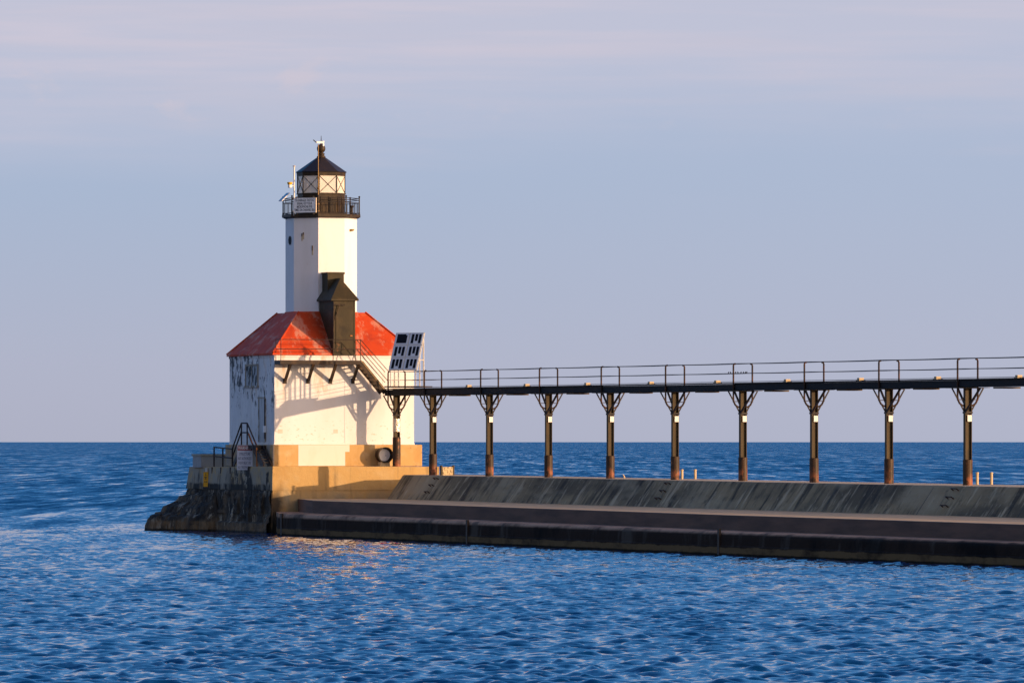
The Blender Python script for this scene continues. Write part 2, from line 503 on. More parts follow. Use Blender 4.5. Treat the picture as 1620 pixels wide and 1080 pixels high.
M['post_brown'] = nmat('brown_steel', (.055, .038, .015), .6, [
    dict(color=(.085, .055, .02), scale=(3, 3, .8), lo=.45, hi=.7, amt=.6),
    dict(color=(.03, .02, .012), scale=(2.5, 2.5, 1.1), lo=.55, hi=.7, amt=.7),
    dict(color=(.24, .09, .03), scale=(6, 6, 4), lo=.66, hi=.74, amt=.6)], rand=True, bump=(8, .006, .3))
M['deck_black'] = nmat('deck_steel', (.008, .008, .010), .75, [
    dict(color=(.018, .016, .015), scale=(.6, 2, 2), lo=.5, hi=.7, amt=.6)])
M['deck_under'] = nmat('deck_plate', (.11, .07, .025), .6, [
    dict(color=(.08, .05, .02), scale=(2, 2, 2), lo=.5, hi=.7, amt=.7)])
M['sleeve'] = nmat('sleeve_steel', (.05, .027, .013), .55, [
    dict(color=(.02, .014, .010), scale=(3.0, 3.0, 1.0), lo=.45, hi=.6, amt=.8),
    dict(color=(.34, .11, .045), scale=(2.2, 2.2, 1.6), lo=.47, hi=.58, amt=.75, rng=[(Z, .8, .1)], rag=.9),
    dict(color=(.30, .12, .05), scale=(4, 4, 2.5), lo=.62, hi=.7, amt=.8)], rand=True, bump=(7, .012, .5))
M['wire'] = nmat('grey_cable', (.06, .055, .055), .6)
M['plate_white'] = nmat('reflector_white', (.82, .80, .74), .5, [dict(color=(.5, .42, .3), scale=(9, 9, 9), lo=.55, hi=.7, amt=.4)], rand=True)
M['sign_white'] = nmat('sign_white', (.86, .88, .88), .5, [dict(color=(.55, .56, .56), scale=(2, 2, 2), lo=.5, hi=.75, amt=.4)])
M['sign_edge'] = nmat('sign_edge_wood', (.60, .50, .38), .6)
M['letter'] = nmat('letter_black', (.03, .035, .04), .6)
M['letter_blue'] = nmat('letter_faded', (.10, .12, .18), .6)
M['warn_red'] = nmat('warning_red', (.30, .055, .045), .6)
M['sign_yellow'] = nmat('sign_yellow', (.75, .36, .015), .5, [dict(color=(.55, .22, .01), scale=(3, 3, 3), lo=.55, hi=.75, amt=.6)])
M['sensor_yellow'] = nmat('sensor_yellow', (.75, .42, .02), .45)
M['white_metal'] = nmat('white_metal', (.84, .82, .79), .4)
M['galv'] = nmat('galvanised', (.62, .58, .52), .4, metal=.2)
M['panel_frame'] = nmat('panel_frame', (.60, .65, .72), .45)
M['cell'] = nmat('solar_cell', (.004, .004, .008), .4, spec=.12)
M['brass'] = nmat('golden_pipe', (.20, .115, .04), .4, metal=.3)
M['foil'] = nmat('crumpled_foil', (.72, .62, .48), .25, metal=.6, bump=(9, .06, 1.0))
M['box_beige'] = nmat('beige_box', (.55, .42, .24), .6)
M['tread'] = nmat('worn_tread', (.32, .22, .10), .7)
M['bird'] = nmat('bird_feathers', (.02, .018, .022), .7)
M['rust_lit'] = nmat('orange_rust', (.42, .15, .04), .7)


def glass_mat():
    m = bpy.data.materials.new('lantern_glass'); m.use_nodes = True
    nt = m.node_tree; N, Lk = nt.nodes, nt.links
    N.remove(N['Principled BSDF'])
    out = N['Material Output']
    tr = N.new('ShaderNodeBsdfTransparent')
    di = N.new('ShaderNodeBsdfTranslucent'); di.inputs[0].default_value = (.98, .90, .78, 1)
    d2 = N.new('ShaderNodeBsdfDiffuse'); d2.inputs[0].default_value = (.98, .90, .78, 1)
    ma = N.new('ShaderNodeMixShader'); ma.inputs[0].default_value = .72
    Lk.new(di.outputs[0], ma.inputs[1]); Lk.new(d2.outputs[0], ma.inputs[2])
    mb_ = N.new('ShaderNodeMixShader'); mb_.inputs[0].default_value = .88
    Lk.new(tr.outputs[0], mb_.inputs[1]); Lk.new(ma.outputs[0], mb_.inputs[2])
    gl = N.new('ShaderNodeBsdfGlossy'); gl.inputs['Roughness'].default_value = .04
    fr = N.new('ShaderNodeFresnel'); fr.inputs[0].default_value = 1.5
    mc = N.new('ShaderNodeMixShader')
    Lk.new(fr.outputs[0], mc.inputs[0]); Lk.new(mb_.outputs[0], mc.inputs[1]); Lk.new(gl.outputs[0], mc.inputs[2])
    Lk.new(mc.outputs[0], out.inputs['Surface'])
    return m


M['glass'] = glass_mat()


# ------------------------------------------------------------------ lake
def water_mat():
    m = bpy.data.materials.new('lake_water'); m.use_nodes = True
    nt = m.node_tree; N, Lk = nt.nodes, nt.links
    p = N['Principled BSDF']
    p.inputs['Base Color'].default_value = (.0012, .036, .120, 1)
    p.inputs['Roughness'].default_value = .07
    p.inputs['IOR'].default_value = 1.333
    tc = N.new('ShaderNodeTexCoord')

    def nz(scale, detail):
        mp = N.new('ShaderNodeMapping'); mp.inputs['Scale'].default_value = scale
        Lk.new(tc.outputs['Object'], mp.inputs[0])
        n = N.new('ShaderNodeTexNoise'); n.inputs['Scale'].default_value = 1; n.inputs['Detail'].default_value = detail
        n.inputs['Roughness'].default_value = .6
        Lk.new(mp.outputs[0], n.inputs['Vector'])
        s = N.new('ShaderNodeVectorMath'); s.operation = 'SUBTRACT'; s.inputs[1].default_value = (.5, .5, .5)
        Lk.new(n.outputs['Color'], s.inputs[0])
        return s.outputs[0]
    fine = nz((3.0, 1.2, 1), 5)
    mid = nz((.55, .16, 1), 3)
    gust = nz((.018, .006, 1), 3)
    gs = N.new('ShaderNodeSeparateXYZ'); Lk.new(gust, gs.inputs[0])
    ga = N.new('ShaderNodeMath'); ga.operation = 'MULTIPLY_ADD'; ga.inputs[1].default_value = 1.0; ga.inputs[2].default_value = 1.0
    Lk.new(gs.outputs[0], ga.inputs[0])
    s1 = N.new('ShaderNodeVectorMath'); s1.operation = 'MULTIPLY'; s1.inputs[1].default_value = (1.15, 1.25, 0)
    Lk.new(fine, s1.inputs[0])
    s2 = N.new('ShaderNodeVectorMath'); s2.operation = 'MULTIPLY'; s2.inputs[1].default_value = (.5, .6, 0)
    Lk.new(mid, s2.inputs[0])
    ad = N.new('ShaderNodeVectorMath'); ad.operation = 'ADD'
    Lk.new(s1.outputs[0], ad.inputs[0]); Lk.new(s2.outputs[0], ad.inputs[1])
    at = N.new('ShaderNodeAttribute'); at.attribute_name = 'ripple'
    gb = N.new('ShaderNodeMath'); gb.operation = 'MULTIPLY'
    Lk.new(ga.outputs[0], gb.inputs[0]); Lk.new(at.outputs['Fac'], gb.inputs[1])
    swell = nz((.16, .028, 1), 4)
    s5 = N.new('ShaderNodeVectorMath'); s5.operation = 'MULTIPLY'; s5.inputs[1].default_value = (.35, .95, 0)
    Lk.new(swell, s5.inputs[0])
    ad2 = N.new('ShaderNodeVectorMath'); ad2.operation = 'ADD'
    Lk.new(ad.outputs[0], ad2.inputs[0]); Lk.new(s5.outputs[0], ad2.inputs[1])
    sg = N.new('ShaderNodeVectorMath'); sg.operation = 'SCALE'
    Lk.new(ad2.outputs[0], sg.inputs[0]); Lk.new(gb.outputs[0], sg.inputs['Scale'])
    # unresolved waves lean towards the shore they roll to
    at2 = N.new('ShaderNodeAttribute'); at2.attribute_name = 'lean'
    ln = N.new('ShaderNodeVectorMath'); ln.operation = 'SCALE'; ln.inputs[0].default_value = (.02, -.23, 0)
    Lk.new(at2.outputs['Fac'], ln.inputs['Scale'])
    s3 = N.new('ShaderNodeVectorMath'); s3.operation = 'ADD'
    Lk.new(sg.outputs[0], s3.inputs[0]); Lk.new(ln.outputs[0], s3.inputs[1])
    far1 = nz((.85, .035, 1), 3)
    far2 = nz((.30, .010, 1), 3)
    f_ = N.new('ShaderNodeVectorMath'); f_.operation = 'ADD'
    Lk.new(far1, f_.inputs[0]); Lk.new(far2, f_.inputs[1])
    fm = N.new('ShaderNodeVectorMath'); fm.operation = 'MULTIPLY'; fm.inputs[1].default_value = (.2, .62, 0)
    Lk.new(f_.outputs[0], fm.inputs[0])
    fs = N.new('ShaderNodeVectorMath'); fs.operation = 'SCALE'
    Lk.new(fm.outputs[0], fs.inputs[0]); Lk.new(at2.outputs['Fac'], fs.inputs['Scale'])
    s6 = N.new('ShaderNodeVectorMath'); s6.operation = 'ADD'
    Lk.new(s3.outputs[0], s6.inputs[0]); Lk.new(fs.outputs[0], s6.inputs[1])
    ge = N.new('ShaderNodeNewGeometry')
    a2 = N.new('ShaderNodeVectorMath'); a2.operation = 'ADD'
    Lk.new(ge.outputs['Normal'], a2.inputs[0]); Lk.new(s6.outputs[0], a2.inputs[1])
    nn = N.new('ShaderNodeVectorMath'); nn.operation = 'NORMALIZE'
    Lk.new(a2.outputs[0], nn.inputs[0])
    Lk.new(nn.outputs[0], p.inputs['Normal'])
    return m


def build_water():
    rs = [0.0, 8, 20, 40, 60, 80, 100, 120, 134]
    r = 138.0
    while r < 440:
        rs.append(r); r *= 1.0010
    while r < 640:
        rs.append(r); r *= 1.0025
    while r < 2500:
        rs.append(r); r *= 1.012
    while r < 60000:
        rs.append(r); r *= 1.12
    rs = np.array(rs)
    fine = np.arange(-7.8, 7.8001, .026)
    coarse = [7.8]
    st = .06
    while coarse[-1] < 180:
        coarse.append(min(coarse[-1] + st, 180)); st *= 1.13
    coarse = np.array(coarse[1:])
    an = np.concatenate([-coarse[::-1][1:], fine, coarse])   # -180 excluded: closes on +180
    an = np.radians(an)
    nr, na = len(rs), len(an)
    Rg, A = np.meshgrid(rs, an, indexing='ij')
    x = (Rg * np.sin(A)); y = (Rg * np.cos(A)); z = np.zeros_like(x)
    rng = np.random.default_rng(5)
    dr = np.gradient(rs)[:, None]
    da = np.gradient(an)[None, :] * Rg
    cell = np.maximum(dr, da * 1.6)
    dx = np.zeros_like(x); dy = np.zeros_like(x)
    want = np.zeros_like(x); got = np.zeros_like(x)
    for i in range(100):
        lam = 0.36 * (1.45 / .36) ** rng.random()
        th = R(72) + rng.normal() * .65          # wind from the lake on the left
        k = 2 * math.pi / lam
        slope = .043
        amp = slope / k
        fade = np.clip((lam / cell - 2.2) / 1.5, 0, 1)
        want += slope ** 2; got += (fade * slope) ** 2
        ph = k * (x * math.cos(th) + y * math.sin(th)) + rng.random() * 6.283
        # groups
        s = np.sin(ph); c = np.cos(ph)
        z += fade * amp * s
        q = .80 * amp
        dx += fade * q * math.cos(th) * c; dy += fade * q * math.sin(th) * c
    lost = np.sqrt(np.clip((want - got) / want, 0, 1))
    lean = lost * (.12 * np.clip((Rg - 170) / 130, 0, 1) + .88 * np.clip((Rg - 395) / 120, 0, 1))
    ripple = .12 + .40 * lost
    x = x + dx; y = y + dy
    co = np.stack([x, y, z], -1).reshape(-1, 3).astype(np.float32)
    i = np.arange(nr - 1)[:, None] * na; j = np.arange(na)[None, :]; j2 = (j + 1) % na
    quads = np.stack([i + j, i + na + j, i + na + j2, i + j2], -1).reshape(-1, 4)
    quads = quads[na:]                                     # first ring is a point
    me = bpy.data.meshes.new('water')
    me.vertices.add(len(co)); me.vertices.foreach_set('co', co.ravel())
    me.loops.add(quads.size); me.loops.foreach_set('vertex_index', quads.ravel().astype(np.int32))
    me.polygons.add(len(quads))
    me.polygons.foreach_set('loop_start', np.arange(0, quads.size, 4, dtype=np.int32))
    me.polygons.foreach_set('use_smooth', np.ones(len(quads), dtype=bool))
    me.update(calc_edges=True)
    me.flip_normals() if me.polygons[len(quads) // 2].normal.z < 0 else None
    at = me.attributes.new('ripple', 'FLOAT', 'POINT'); at.data.foreach_set('value', ripple.astype(np.float32).ravel())
    at = me.attributes.new('lean', 'FLOAT', 'POINT'); at.data.foreach_set('value', lean.astype(np.float32).ravel())
    me.materials.append(water_mat())
    o = bpy.data.objects.new('water', me); col.objects.link(o)
    o['kind'] = 'structure'


build_water()

# ------------------------------------------------------------------ pierhead (block under the lighthouse)
HB = 2.7                       # its front stands this far before the wall
HX = -.97
ho = (HX, -HB, 0.0)
head = thing('pierhead', 'tall concrete pierhead block under the lighthouse, black stained on its lake side', 'pier head', LM, ho)
ztop = 4.08
xr = Lx(695, -HB)
mb = MB()
# upper block with a slight batter on the lake side
zmid = 2.618
top = [(HX, -HB), (xr, -HB), (xr, 14.6), (HX, 14.6)]
low = [(HX - .04, -HB - .02), (xr, -HB - .02), (xr, 14.9), (HX - .14, 14.9)]
zt = [4.08, 4.05, 3.95, 3.98]
mb.rings([[(p[0], p[1], zmid) for p in low], [(p[0], p[1], zt[i]) for i, p in enumerate(top)]])
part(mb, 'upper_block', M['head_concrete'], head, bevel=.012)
# lower block
mb = MB()
lowb = [(HX + .01, -HB + .02), (xr - .1, -HB + .02), (xr - .1, 14.8), (HX - .02, 14.8)]
mb.prism(lowb, -1.5, 2.616)
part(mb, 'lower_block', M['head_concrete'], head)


def fbm(p, o=4):
    return noise.fractal(Vector(p), .9, 2.0, o)


# crumbled face of the lake side below the upper block
mb = MB()
NU, NV = 150, 34
vs, fs = [], []
for j in range(NV + 1):
    for i in range(NU + 1):
        y = -HB - .02 + (14.9 + HB) * i / NU
        z = -0.8 + 3.40 * j / NV
        if z < .62:
            out = .34 + .03 * fbm((y * 2, z * 2, 4))              # sound footing course at the waterline
        else:
            n = fbm((y * .9, z * 1.1, 1.3), 6)
            n2 = noise.cell(Vector((y * .8, z * .9, 3)))
            out = .05 + .17 * n + .12 * n2 + .10 * max(0, 1.3 - z)
            if z > 2.45: out *= max(0.25, (2.62 - z) / .17)
        vs.append((HX - .05 - max(out, .02), y, z))
for j in range(NV):
    for i in range(NU):
        a = j * (NU + 1) + i
        fs.append((a, a + NU + 1, a + NU + 2, a + 1))
mb.add(vs, fs)
# returns to close the sheet
mb.box((HX - .06, -HB, -.8), (HX - .005, 14.85, 2.5))
part(mb, 'crumbled_face', M['rubble'], head)

# tongue of broken concrete running out into the lake
mb = MB()
NU, NV = 70, 60
prof = [(0, 2.42), (.1, 2.25), (.58, 2.16), (.76, 1.80), (1.2, 1.62), (1.62, 1.46), (1.85, 1.12), (2.5, 1.02), (2.78, .90), (2.95, .62), (3.0, .40), (3.02, .15), (3.06, -.9)]


def H(d):
    for (a, ha), (b, hb) in zip(prof, prof[1:]):
        if d <= b: return ha + (hb - ha) * (d - a) / (b - a)
    return prof[-1][1]


vs, fs = [], []
for j in range(NV + 1):
    for i in range(NU + 1):
        d = 3.06 * i / NU
        v = j / NV
        y = 7.6 + 7.9 * v
        edge = min(1, (v) / .16, (1 - v) / .07)
        reach = .30 + .70 * min(1, max(0, v / .8)) ** 1.2
        z = H(min(3.06, d / reach / .88))
        z = -.9 + (z + .9) * (max(0, edge) ** .35)
        n = fbm((d * 1.2, y * .8, 7), 6)
        nc = noise.cell(Vector((d * 1.5 + .3 * n, y * .9, 2.2)))
        z += (.10 * n + .10 * (nc)) * (1 if 0 < d < 2.9 else .2)
        ny = .15 * fbm((d * 2, y * 2, 11), 4)
        vs.append((HX - .12 - d - .10 * fbm((d * 2.2, y * 1.5, 5), 4), y + ny, z))
for j in range(NV):
    for i in range(NU):
        a = j * (NU + 1) + i
        fs.append((a, a + 1, a + NU + 2, a + NU + 1)[::-1])
mb.add(vs, fs)
part(mb, 'broken_toe', M['rubble'], head, label='jagged dark toe of broken concrete reaching into the lake')

# low parapet block behind the railing
mb = MB()
px0 = Lx(315, 12.0); px1 = px0 + 2.3
mb.box((px0, 11.6, 3.95), (px1, 13.4, 4.66))
b0 = part(mb, 'parapet_block', nmat('grey_parapet', (.36, .36, .35), .85, [dict(color=(.2, .2, .18), scale=(2, 2, .8), lo=.5, hi=.7, amt=.6)], bump=(5, .02, .4)), head, bevel=.03)
mb = MB(); mb.box((px0 - .06, 11.54, 4.662), (px1 + .06, 13.46, 4.80))
part(mb, 'coping', nmat('pale_coping', (.36, .34, .27), .85, [dict(color=(.12, .11, .08), scale=(3, 3, 3), lo=.55, hi=.7, amt=.7)]), head, parent=b0)

# ------------------------------------------------------------------ pier
T0, T1 = 1.05 - 1.65, 140.0


def zs(t):
    return -.0021 * t


def wtop(t): return .62 + min(1, max(0, t / 60)) * 1.0


def wedge(t):
    pts = [(-20, 8.6), (3, 8.7), (20, 9.5), (72, 11.7), (110, 12.1), (400, 12.1)]
    for (a, wa), (b, wb) in zip(pts, pts[1:]):
        if t <= b: return wa + (wb - wa) * (t - a) / (b - a)
    return pts[-1][1]


pier = thing('pier', 'long concrete pier with a streaked sloping wall, a flat walkway and a dark waterside ledge', 'pier', PM, (0, 0, 0))
ts = [-3.3 + 1.6 * k for k in range(0, 92)]


def loft(profile_fn, tlist, mats, name, bevel=0, label=None):
    """profile_fn(t) gives a closed list of (w, z); w counts towards the channel"""
    mb = MB()
    rr = [[(t, -w, z) for w, z in profile_fn(t)] for t in tlist]
    mb.rings(rr, (True, True))
    return part(mb, name, mats, pier, bevel=bevel, label=label)


loft(lambda t: [(wtop(t) - .004, 3.47 + zs(t)), (wtop(t) - .004, 3.55 + zs(t)), (-2.6, 3.57 + zs(t)), (-2.6, -1.5), (wtop(t) - .004, -1.5)][::-1],
     ts, M['pier_concrete'], 'upper_walk')
# sloped wall: own skin
loft(lambda t: [(wtop(t), 3.545 + zs(t)), (wtop(t) + .10, 3.46 + zs(t)), (wtop(t) + 1.05, 2.105 + zs(t)), (wtop(t) + .2, 2.0 + zs(t)), (wtop(t), 2.0 + zs(t))][::-1],
     ts, M['pier_wall'], 'sloped_wall')


# promenade: its lake-side end is cut along a line running to the pierhead face
def w_line(t): return wedge(t)


mb = MB()
tA = 2.9
near = [(t, -w_line(t)) for t in [tA] + [4 + 4 * k for k in range(0, 35)]]
xB = Lx(472, -HB - .01)
pB = (PM.inverted() @ LM @ Vector((xB, -HB - .004, 0)))
pC = (PM.inverted() @ LM @ Vector((7.0, -HB - .004, 0)))
poly = near + [(T1, -1.0), (T0 + 4, -1.0), (pC.x, pC.y), (pB.x, pB.y)]


def zt_(p): return 2.10 + zs(p[0])


mb.prism(poly, [1.0] * len(poly), [zt_(p) for p in poly])
pr = part(mb, 'walkway', M['promenade'], pier, bevel=.06)
# dark face plate of the step
mb = MB()
for (a, b) in zip(near, near[1:]):
    mb.rings([[(p[0], p[1] - .05, 1.1), (p[0], p[1] - .003, 1.1), (p[0], p[1] - .003, 2.085 + zs(p[0])), (p[0], p[1] - .05, 2.07 + zs(p[0]))] for p in (a, b)], (False, False))
a = near[0]
mb.rings([[(p[0], p[1], 1.25), (p[0] - .05, p[1], 1.25), (p[0] - .05, p[1], 2.085 + zs(p[0])), (p[0], p[1], 2.095 + zs(p[0]))] for p in ((a[0] - .003, a[1] - .05), (pB.x - .003, pB.y))], (True, True))
part(mb, 'step_face', M['step_face'], pier)
# lower ledge
mb = MB()
LW = 1.9
tL = 2.0
n2 = [tL] + [4 + 3 * k for k in range(0, 46)]


def ledge_prof(t):
    w = w_line(t) + LW
    zz_ = 1.34 + zs(t)
    pts = [(w - LW - .4, zz_ + .01)]
    for k in range(6):
        an_ = math.pi / 2 * k / 5
        pts.append((w - .28 + .28 * math.sin(an_), zz_ - .28 + .28 * math.cos(an_)))
    pts += [(w + .02, .52), (w + .06, .46), (w + .06, -1.2), (w - LW - .4, -1.2)]
    return pts


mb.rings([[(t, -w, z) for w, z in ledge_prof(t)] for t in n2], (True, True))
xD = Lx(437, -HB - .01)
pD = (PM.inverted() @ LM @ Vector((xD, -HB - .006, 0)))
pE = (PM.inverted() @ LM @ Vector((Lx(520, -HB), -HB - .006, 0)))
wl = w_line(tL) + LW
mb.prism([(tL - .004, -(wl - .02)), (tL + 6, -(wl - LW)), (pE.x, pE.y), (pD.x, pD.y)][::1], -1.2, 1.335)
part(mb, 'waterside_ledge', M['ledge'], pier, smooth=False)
# joints in the ledge face
for tj in (2.7, 36.5, 74.0):
    mb = MB(); w = w_line(tj) + LW
    mb.box((tj - .11, -w - .09, .05), (tj + .11, -w + .02, 1.33))
    part(mb, 'joint_cover', M['dark_iron'], pier)

# pour joints down the sloped wall and the step
for k_ in range(9):
    tj = 5.5 + 11.3 * k_
    mb = MB()
    w0, w1 = wtop(tj) + .10, wtop(tj) + 1.05
    mb.rings([[(tj - .022 + .008 * math.sin(k_), -w0 - .004, 3.455 + zs(tj)), (tj + .022, -w0 - .004, 3.455 + zs(tj)), (tj + .022, -w1 - .004, 2.11 + zs(tj)), (tj - .022, -w1 - .004, 2.11 + zs(tj))],
              [(tj - .022, -w0 + .02, 3.455 + zs(tj)), (tj + .022, -w0 + .02, 3.455 + zs(tj)), (tj + .022, -w1 + .02, 2.11 + zs(tj)), (tj - .022, -w1 + .02, 2.11 + zs(tj))]])
    part(mb, 'pour_joint', M['letter'], pier)
    tj += 4.2
    mb = MB(); mb.box((tj - .018, -w_line(tj) - .006, 1.36 + zs(tj)), (tj + .018, -w_line(tj) + .03, 2.06 + zs(tj)))
    part(mb, 'pour_joint', M['letter'], pier)

# rung ladders on the sloped wall
def wall_point(t, f, out=0.0):
    a = Vector((t, -(wtop(t) + .10), 3.46 + zs(t))); b = Vector((t, -(wtop(t) + 1.05), 2.105 + zs(t)))
    n = Vector((0, -.82, .574))
    return a + (b - a) * f + n * out


def t_from_px(px, w, y=0):
    k = (px - 810) / F
    ct, st_ = math.cos(PANG), math.sin(PANG)
    # X = PX1 + t ct + (w) st ... with local y = -w
    ax, bx = PX1 + w * st_, ct
    ay, by = PY1 - w * ct, st_
    return (k * ay - ax) / (bx - k * by)


for px, lab in ((668, 'rusty rung ladder set in the sloped pier wall nearest the lighthouse'),
                (1049, 'rusty rung ladder in the sloped pier wall below the mid photo pair of posts'),
                (1513, 'rusty rung ladder set in the sloped pier wall at the far right of the photo')):
    tc_ = t_from_px(px, 1.8)
    og = tuple(wall_point(tc_, .95))
    ld = thing('wall_ladder', lab, 'ladder', PM, og, 'rung ladders on the sloped pier wall')
    for f in (.10, .40, .70):
        mb = MB()
        a, b = wall_point(tc_ - .30, f), wall_point(tc_ + .30, f)
        ao, bo = wall_point(tc_ - .30, f, .17), wall_point(tc_ + .30, f, .17)
        mb.tube([a, ao, bo, b], .032, 6)
        part(mb, 'rung', M['rail_rust'], ld)

# ------------------------------------------------------------------ lighthouse
lo_ = (0.0, 0.0, 4.08)
lh = thing('lighthouse', 'white steel lighthouse with a red hipped roof, octagonal tower and black iron lantern', 'lighthouse', LM, lo_)
BW = Lx(655, 0)
BD = 9.2
CX, CY = BW / 2, BD / 2
zp = 5.385
mb = MB(); mb.box((-.22, -.38, 4.06), (Lx(668, -.38), BD + .2, zp))
pl = part(mb, 'plinth', M['concrete_gold'], lh, bevel=.04)
mb = MB()
for (a, b, z0, z1) in ((472, 546, 4.10, 5.37), (546, 553, 4.95, 5.37)):
    mb.box((Lx(a, -.385), -.388, z0), (Lx(b, -.385), -.37, z1))
part(mb, 'repair_patch', M['patch_white'], lh, parent=pl)
zw = 10.86
mb = MB(); mb.box((0, 0, zp - .002), (BW, BD, zw))
wall = part(mb, 'wall', M['wall_white'], lh)
# base flange, seams and belts on the wall
mb = MB()
mb.box((-.03, -.03, zp + .002), (BW + .03, BD + .03, zp + .10))
for x in (Lx(546, 0),):
    mb.box((x - .02, -.014, zp + .11), (x + .02, .05, zw - .35))
mb.box((-.014, 0.1, 6.9), (.05, BD - .1, 6.94))
for yy in (2.0, 4.6):
    mb.box((-.012, yy - .03, zp + .11), (.05, yy + .03, zw - .2))
mb.box((-.04, -.04, zw - .16), (BW + .04, BD + .04, zw - .02))
part(mb, 'plate_seam', M['wall_white'], lh, parent=wall)
# small rivet heads and vents on the sunlit wall
mb = MB()
for k in range(58):
    mb.box((.15 + k * .152, -.045, zp + .045), (.15 + k * .152 + .03, -.028, zp + .075))
for k in range(30):
    mb.box((.12, -.012, zp + .2 + k * .16), (.15, .01, zp + .23 + k * .16))
    mb.box((Lx(546, 0) + .06, -.012, zp + .2 + k * .16), (Lx(546, 0) + .09, .01, zp + .23 + k * .16))
part(mb, 'rivet_row', M['wall_white'], lh, parent=wall)
for px, py in ((443.5, 682), (531, 682)):
    mb = MB()
    x = Lx(px, 0); z = Lz(py, x, 0)
    for k in range(4):
        mb.box((x - .14, -.02, z - .10 + k * .06), (x + .14, .01, z - .07 + k * .06))
    part(mb, 'vent', nmat('vent_paint', (.55, .45, .33), .6), lh, parent=wall)
# window recess and door on the lake side (x = 0)
def Ly_left(px):
    """local y on the x = 0 face for a bearing px"""
    k = (px - 810) / F
    return (-14.46 - k * 400) / (sT + k * cT)


y0, y1 = Ly_left(408), Ly_left(390)
z0, z1 = Lz(610, 0, 5), Lz(579, 0, 5)
mb = MB()
win_frame = MB()
win_frame.box((-.07, y0 - .12, z1), (.02, y1 + .12, z1 + .12)); win_frame.box((-.10, y0 - .2, z0 - .12), (.02, y1 + .2, z0))
win_frame.box((-.07, y0 - .12, z0 + .002), (.02, y0, z1 - .002)); win_frame.box((-.07, y1, z0 + .002), (.02, y1 + .12, z1 - .002))
ym = (y0 + y1) / 2
win_frame.box((-.05, ym - .05, z0 + .002), (.02, ym + .05, z1 - .002))
M['frame_tan'] = nmat('stained_frame', (.36, .30, .22), .7, [dict(color=(.10, .07, .05), scale=(3, 3, 1.5), lo=.5, hi=.62, amt=.8), dict(color=(.6, .6, .58), scale=(2, 2, 2), lo=.52, hi=.6, amt=.8)])
wf = part(win_frame, 'window', M['frame_tan'], lh)
mb = MB(); mb.box((-.03, y0 + .004, z0 + .004), (.01, ym - .054, z1 - .004)); mb.box((-.03, ym + .054, z0 + .004), (.01, y1 - .004, z1 - .004))
part(mb, 'shutter', nmat('peeling_shutter', (.40, .42, .43), .7, [dict(color=(.03, .03, .03), scale=(1.5, 1.8, .9), lo=.5, hi=.54, amt=.95, detail=7),
     dict(color=(.3, .2, .1), scale=(2, 2, 1), lo=.6, hi=.7, amt=.5)]), lh, parent=wf)
mb = MB()
y0, y1 = Ly_left(419.5), Ly_left(411)
z0, z1 = zp + .16, Lz(630, 0, 2)
mb.box((-.035, y0, z0), (.01, y1, z1))
dr = part(mb, 'door', nmat('door_paint', (.52, .53, .53), .6, [dict(color=(.2, .2, .2), scale=(2, 2, .7), lo=.57, hi=.66, amt=.6)]), lh)
mb = MB()
mb.box((-.075, y0 - .02, z1 + .003), (.01, y1 + .25, z1 + .09)); mb.box((-.07, y0 - .16, z0), (.01, y0 - .04, z1 - .01)); mb.box((-.07, y1 + .02, z0), (.01, y1 + .12, z1 - .01))
part(mb, 'door_frame', M['frame_tan'], lh, parent=dr)
mb = MB(); mb.tube([(-.09, y0 - .16, z0 + .2), (-.09, y0 - .16, z1 - .05)], .03, 6)
part(mb, 'conduit', M['black'], lh, parent=dr)
mb = MB(); mb.box((-.16, y0 - .28, zp + .75), (-.02, y0 - .02, zp + 1.15))
part(mb, 'switch_box', M['sign_white'], lh, parent=dr)

# roof
ze = zw + .0
OV = .15
zr = 13.50
hw = 2.16
mb = MB()
e = [(-OV, -OV), (BW + OV, -OV), (BW + OV, BD + OV), (-OV, BD + OV)]
t4 = [(CX - hw, CY - hw), (CX + hw, CY - hw), (CX + hw, CY + hw), (CX - hw, CY + hw)]
mb.rings([[(p[0], p[1], ze - .02) for p in e], [(p[0], p[1], ze + .09) for p in e], [(p[0], p[1], zr) for p in t4]])
roof = part(mb, 'roof', M['roof_red'], lh)
mb = MB()
for p, q in zip(e, t4):
    mb = MB(); mb.tube([(p[0], p[1], ze + .12), (q[0], q[1], zr + .03)], .05, 6)
    part(mb, 'hip_roll', M['roof_red'], lh, parent=roof)
# tower
A8 = [R(-112.5 + 45 * k) for k in range(8)]


def octr(Rr, z): return [(CX + Rr * math.cos(a), CY + Rr * math.sin(a), z) for a in A8]


TR = 2.208
zt1 = 19.42 + .62   # set below from the bearing
Ytow = 400 + sT * CX + cT * CY


def Tz(py): return CAMH + (698 - py) * Ytow / F


zt0, zt1 = 12.9, Tz(346.5)
mb = MB(); mb.rings([octr(TR, zt0), octr(TR, zt1)])
tw = part(mb, 'tower', M['tower_white'], lh)
mb = MB(); mb.rings([octr(TR + .05, zr - .02), octr(TR + .05, zr + .06)])
part(mb, 'tower_flashing', M['roof_red'], lh, parent=tw)
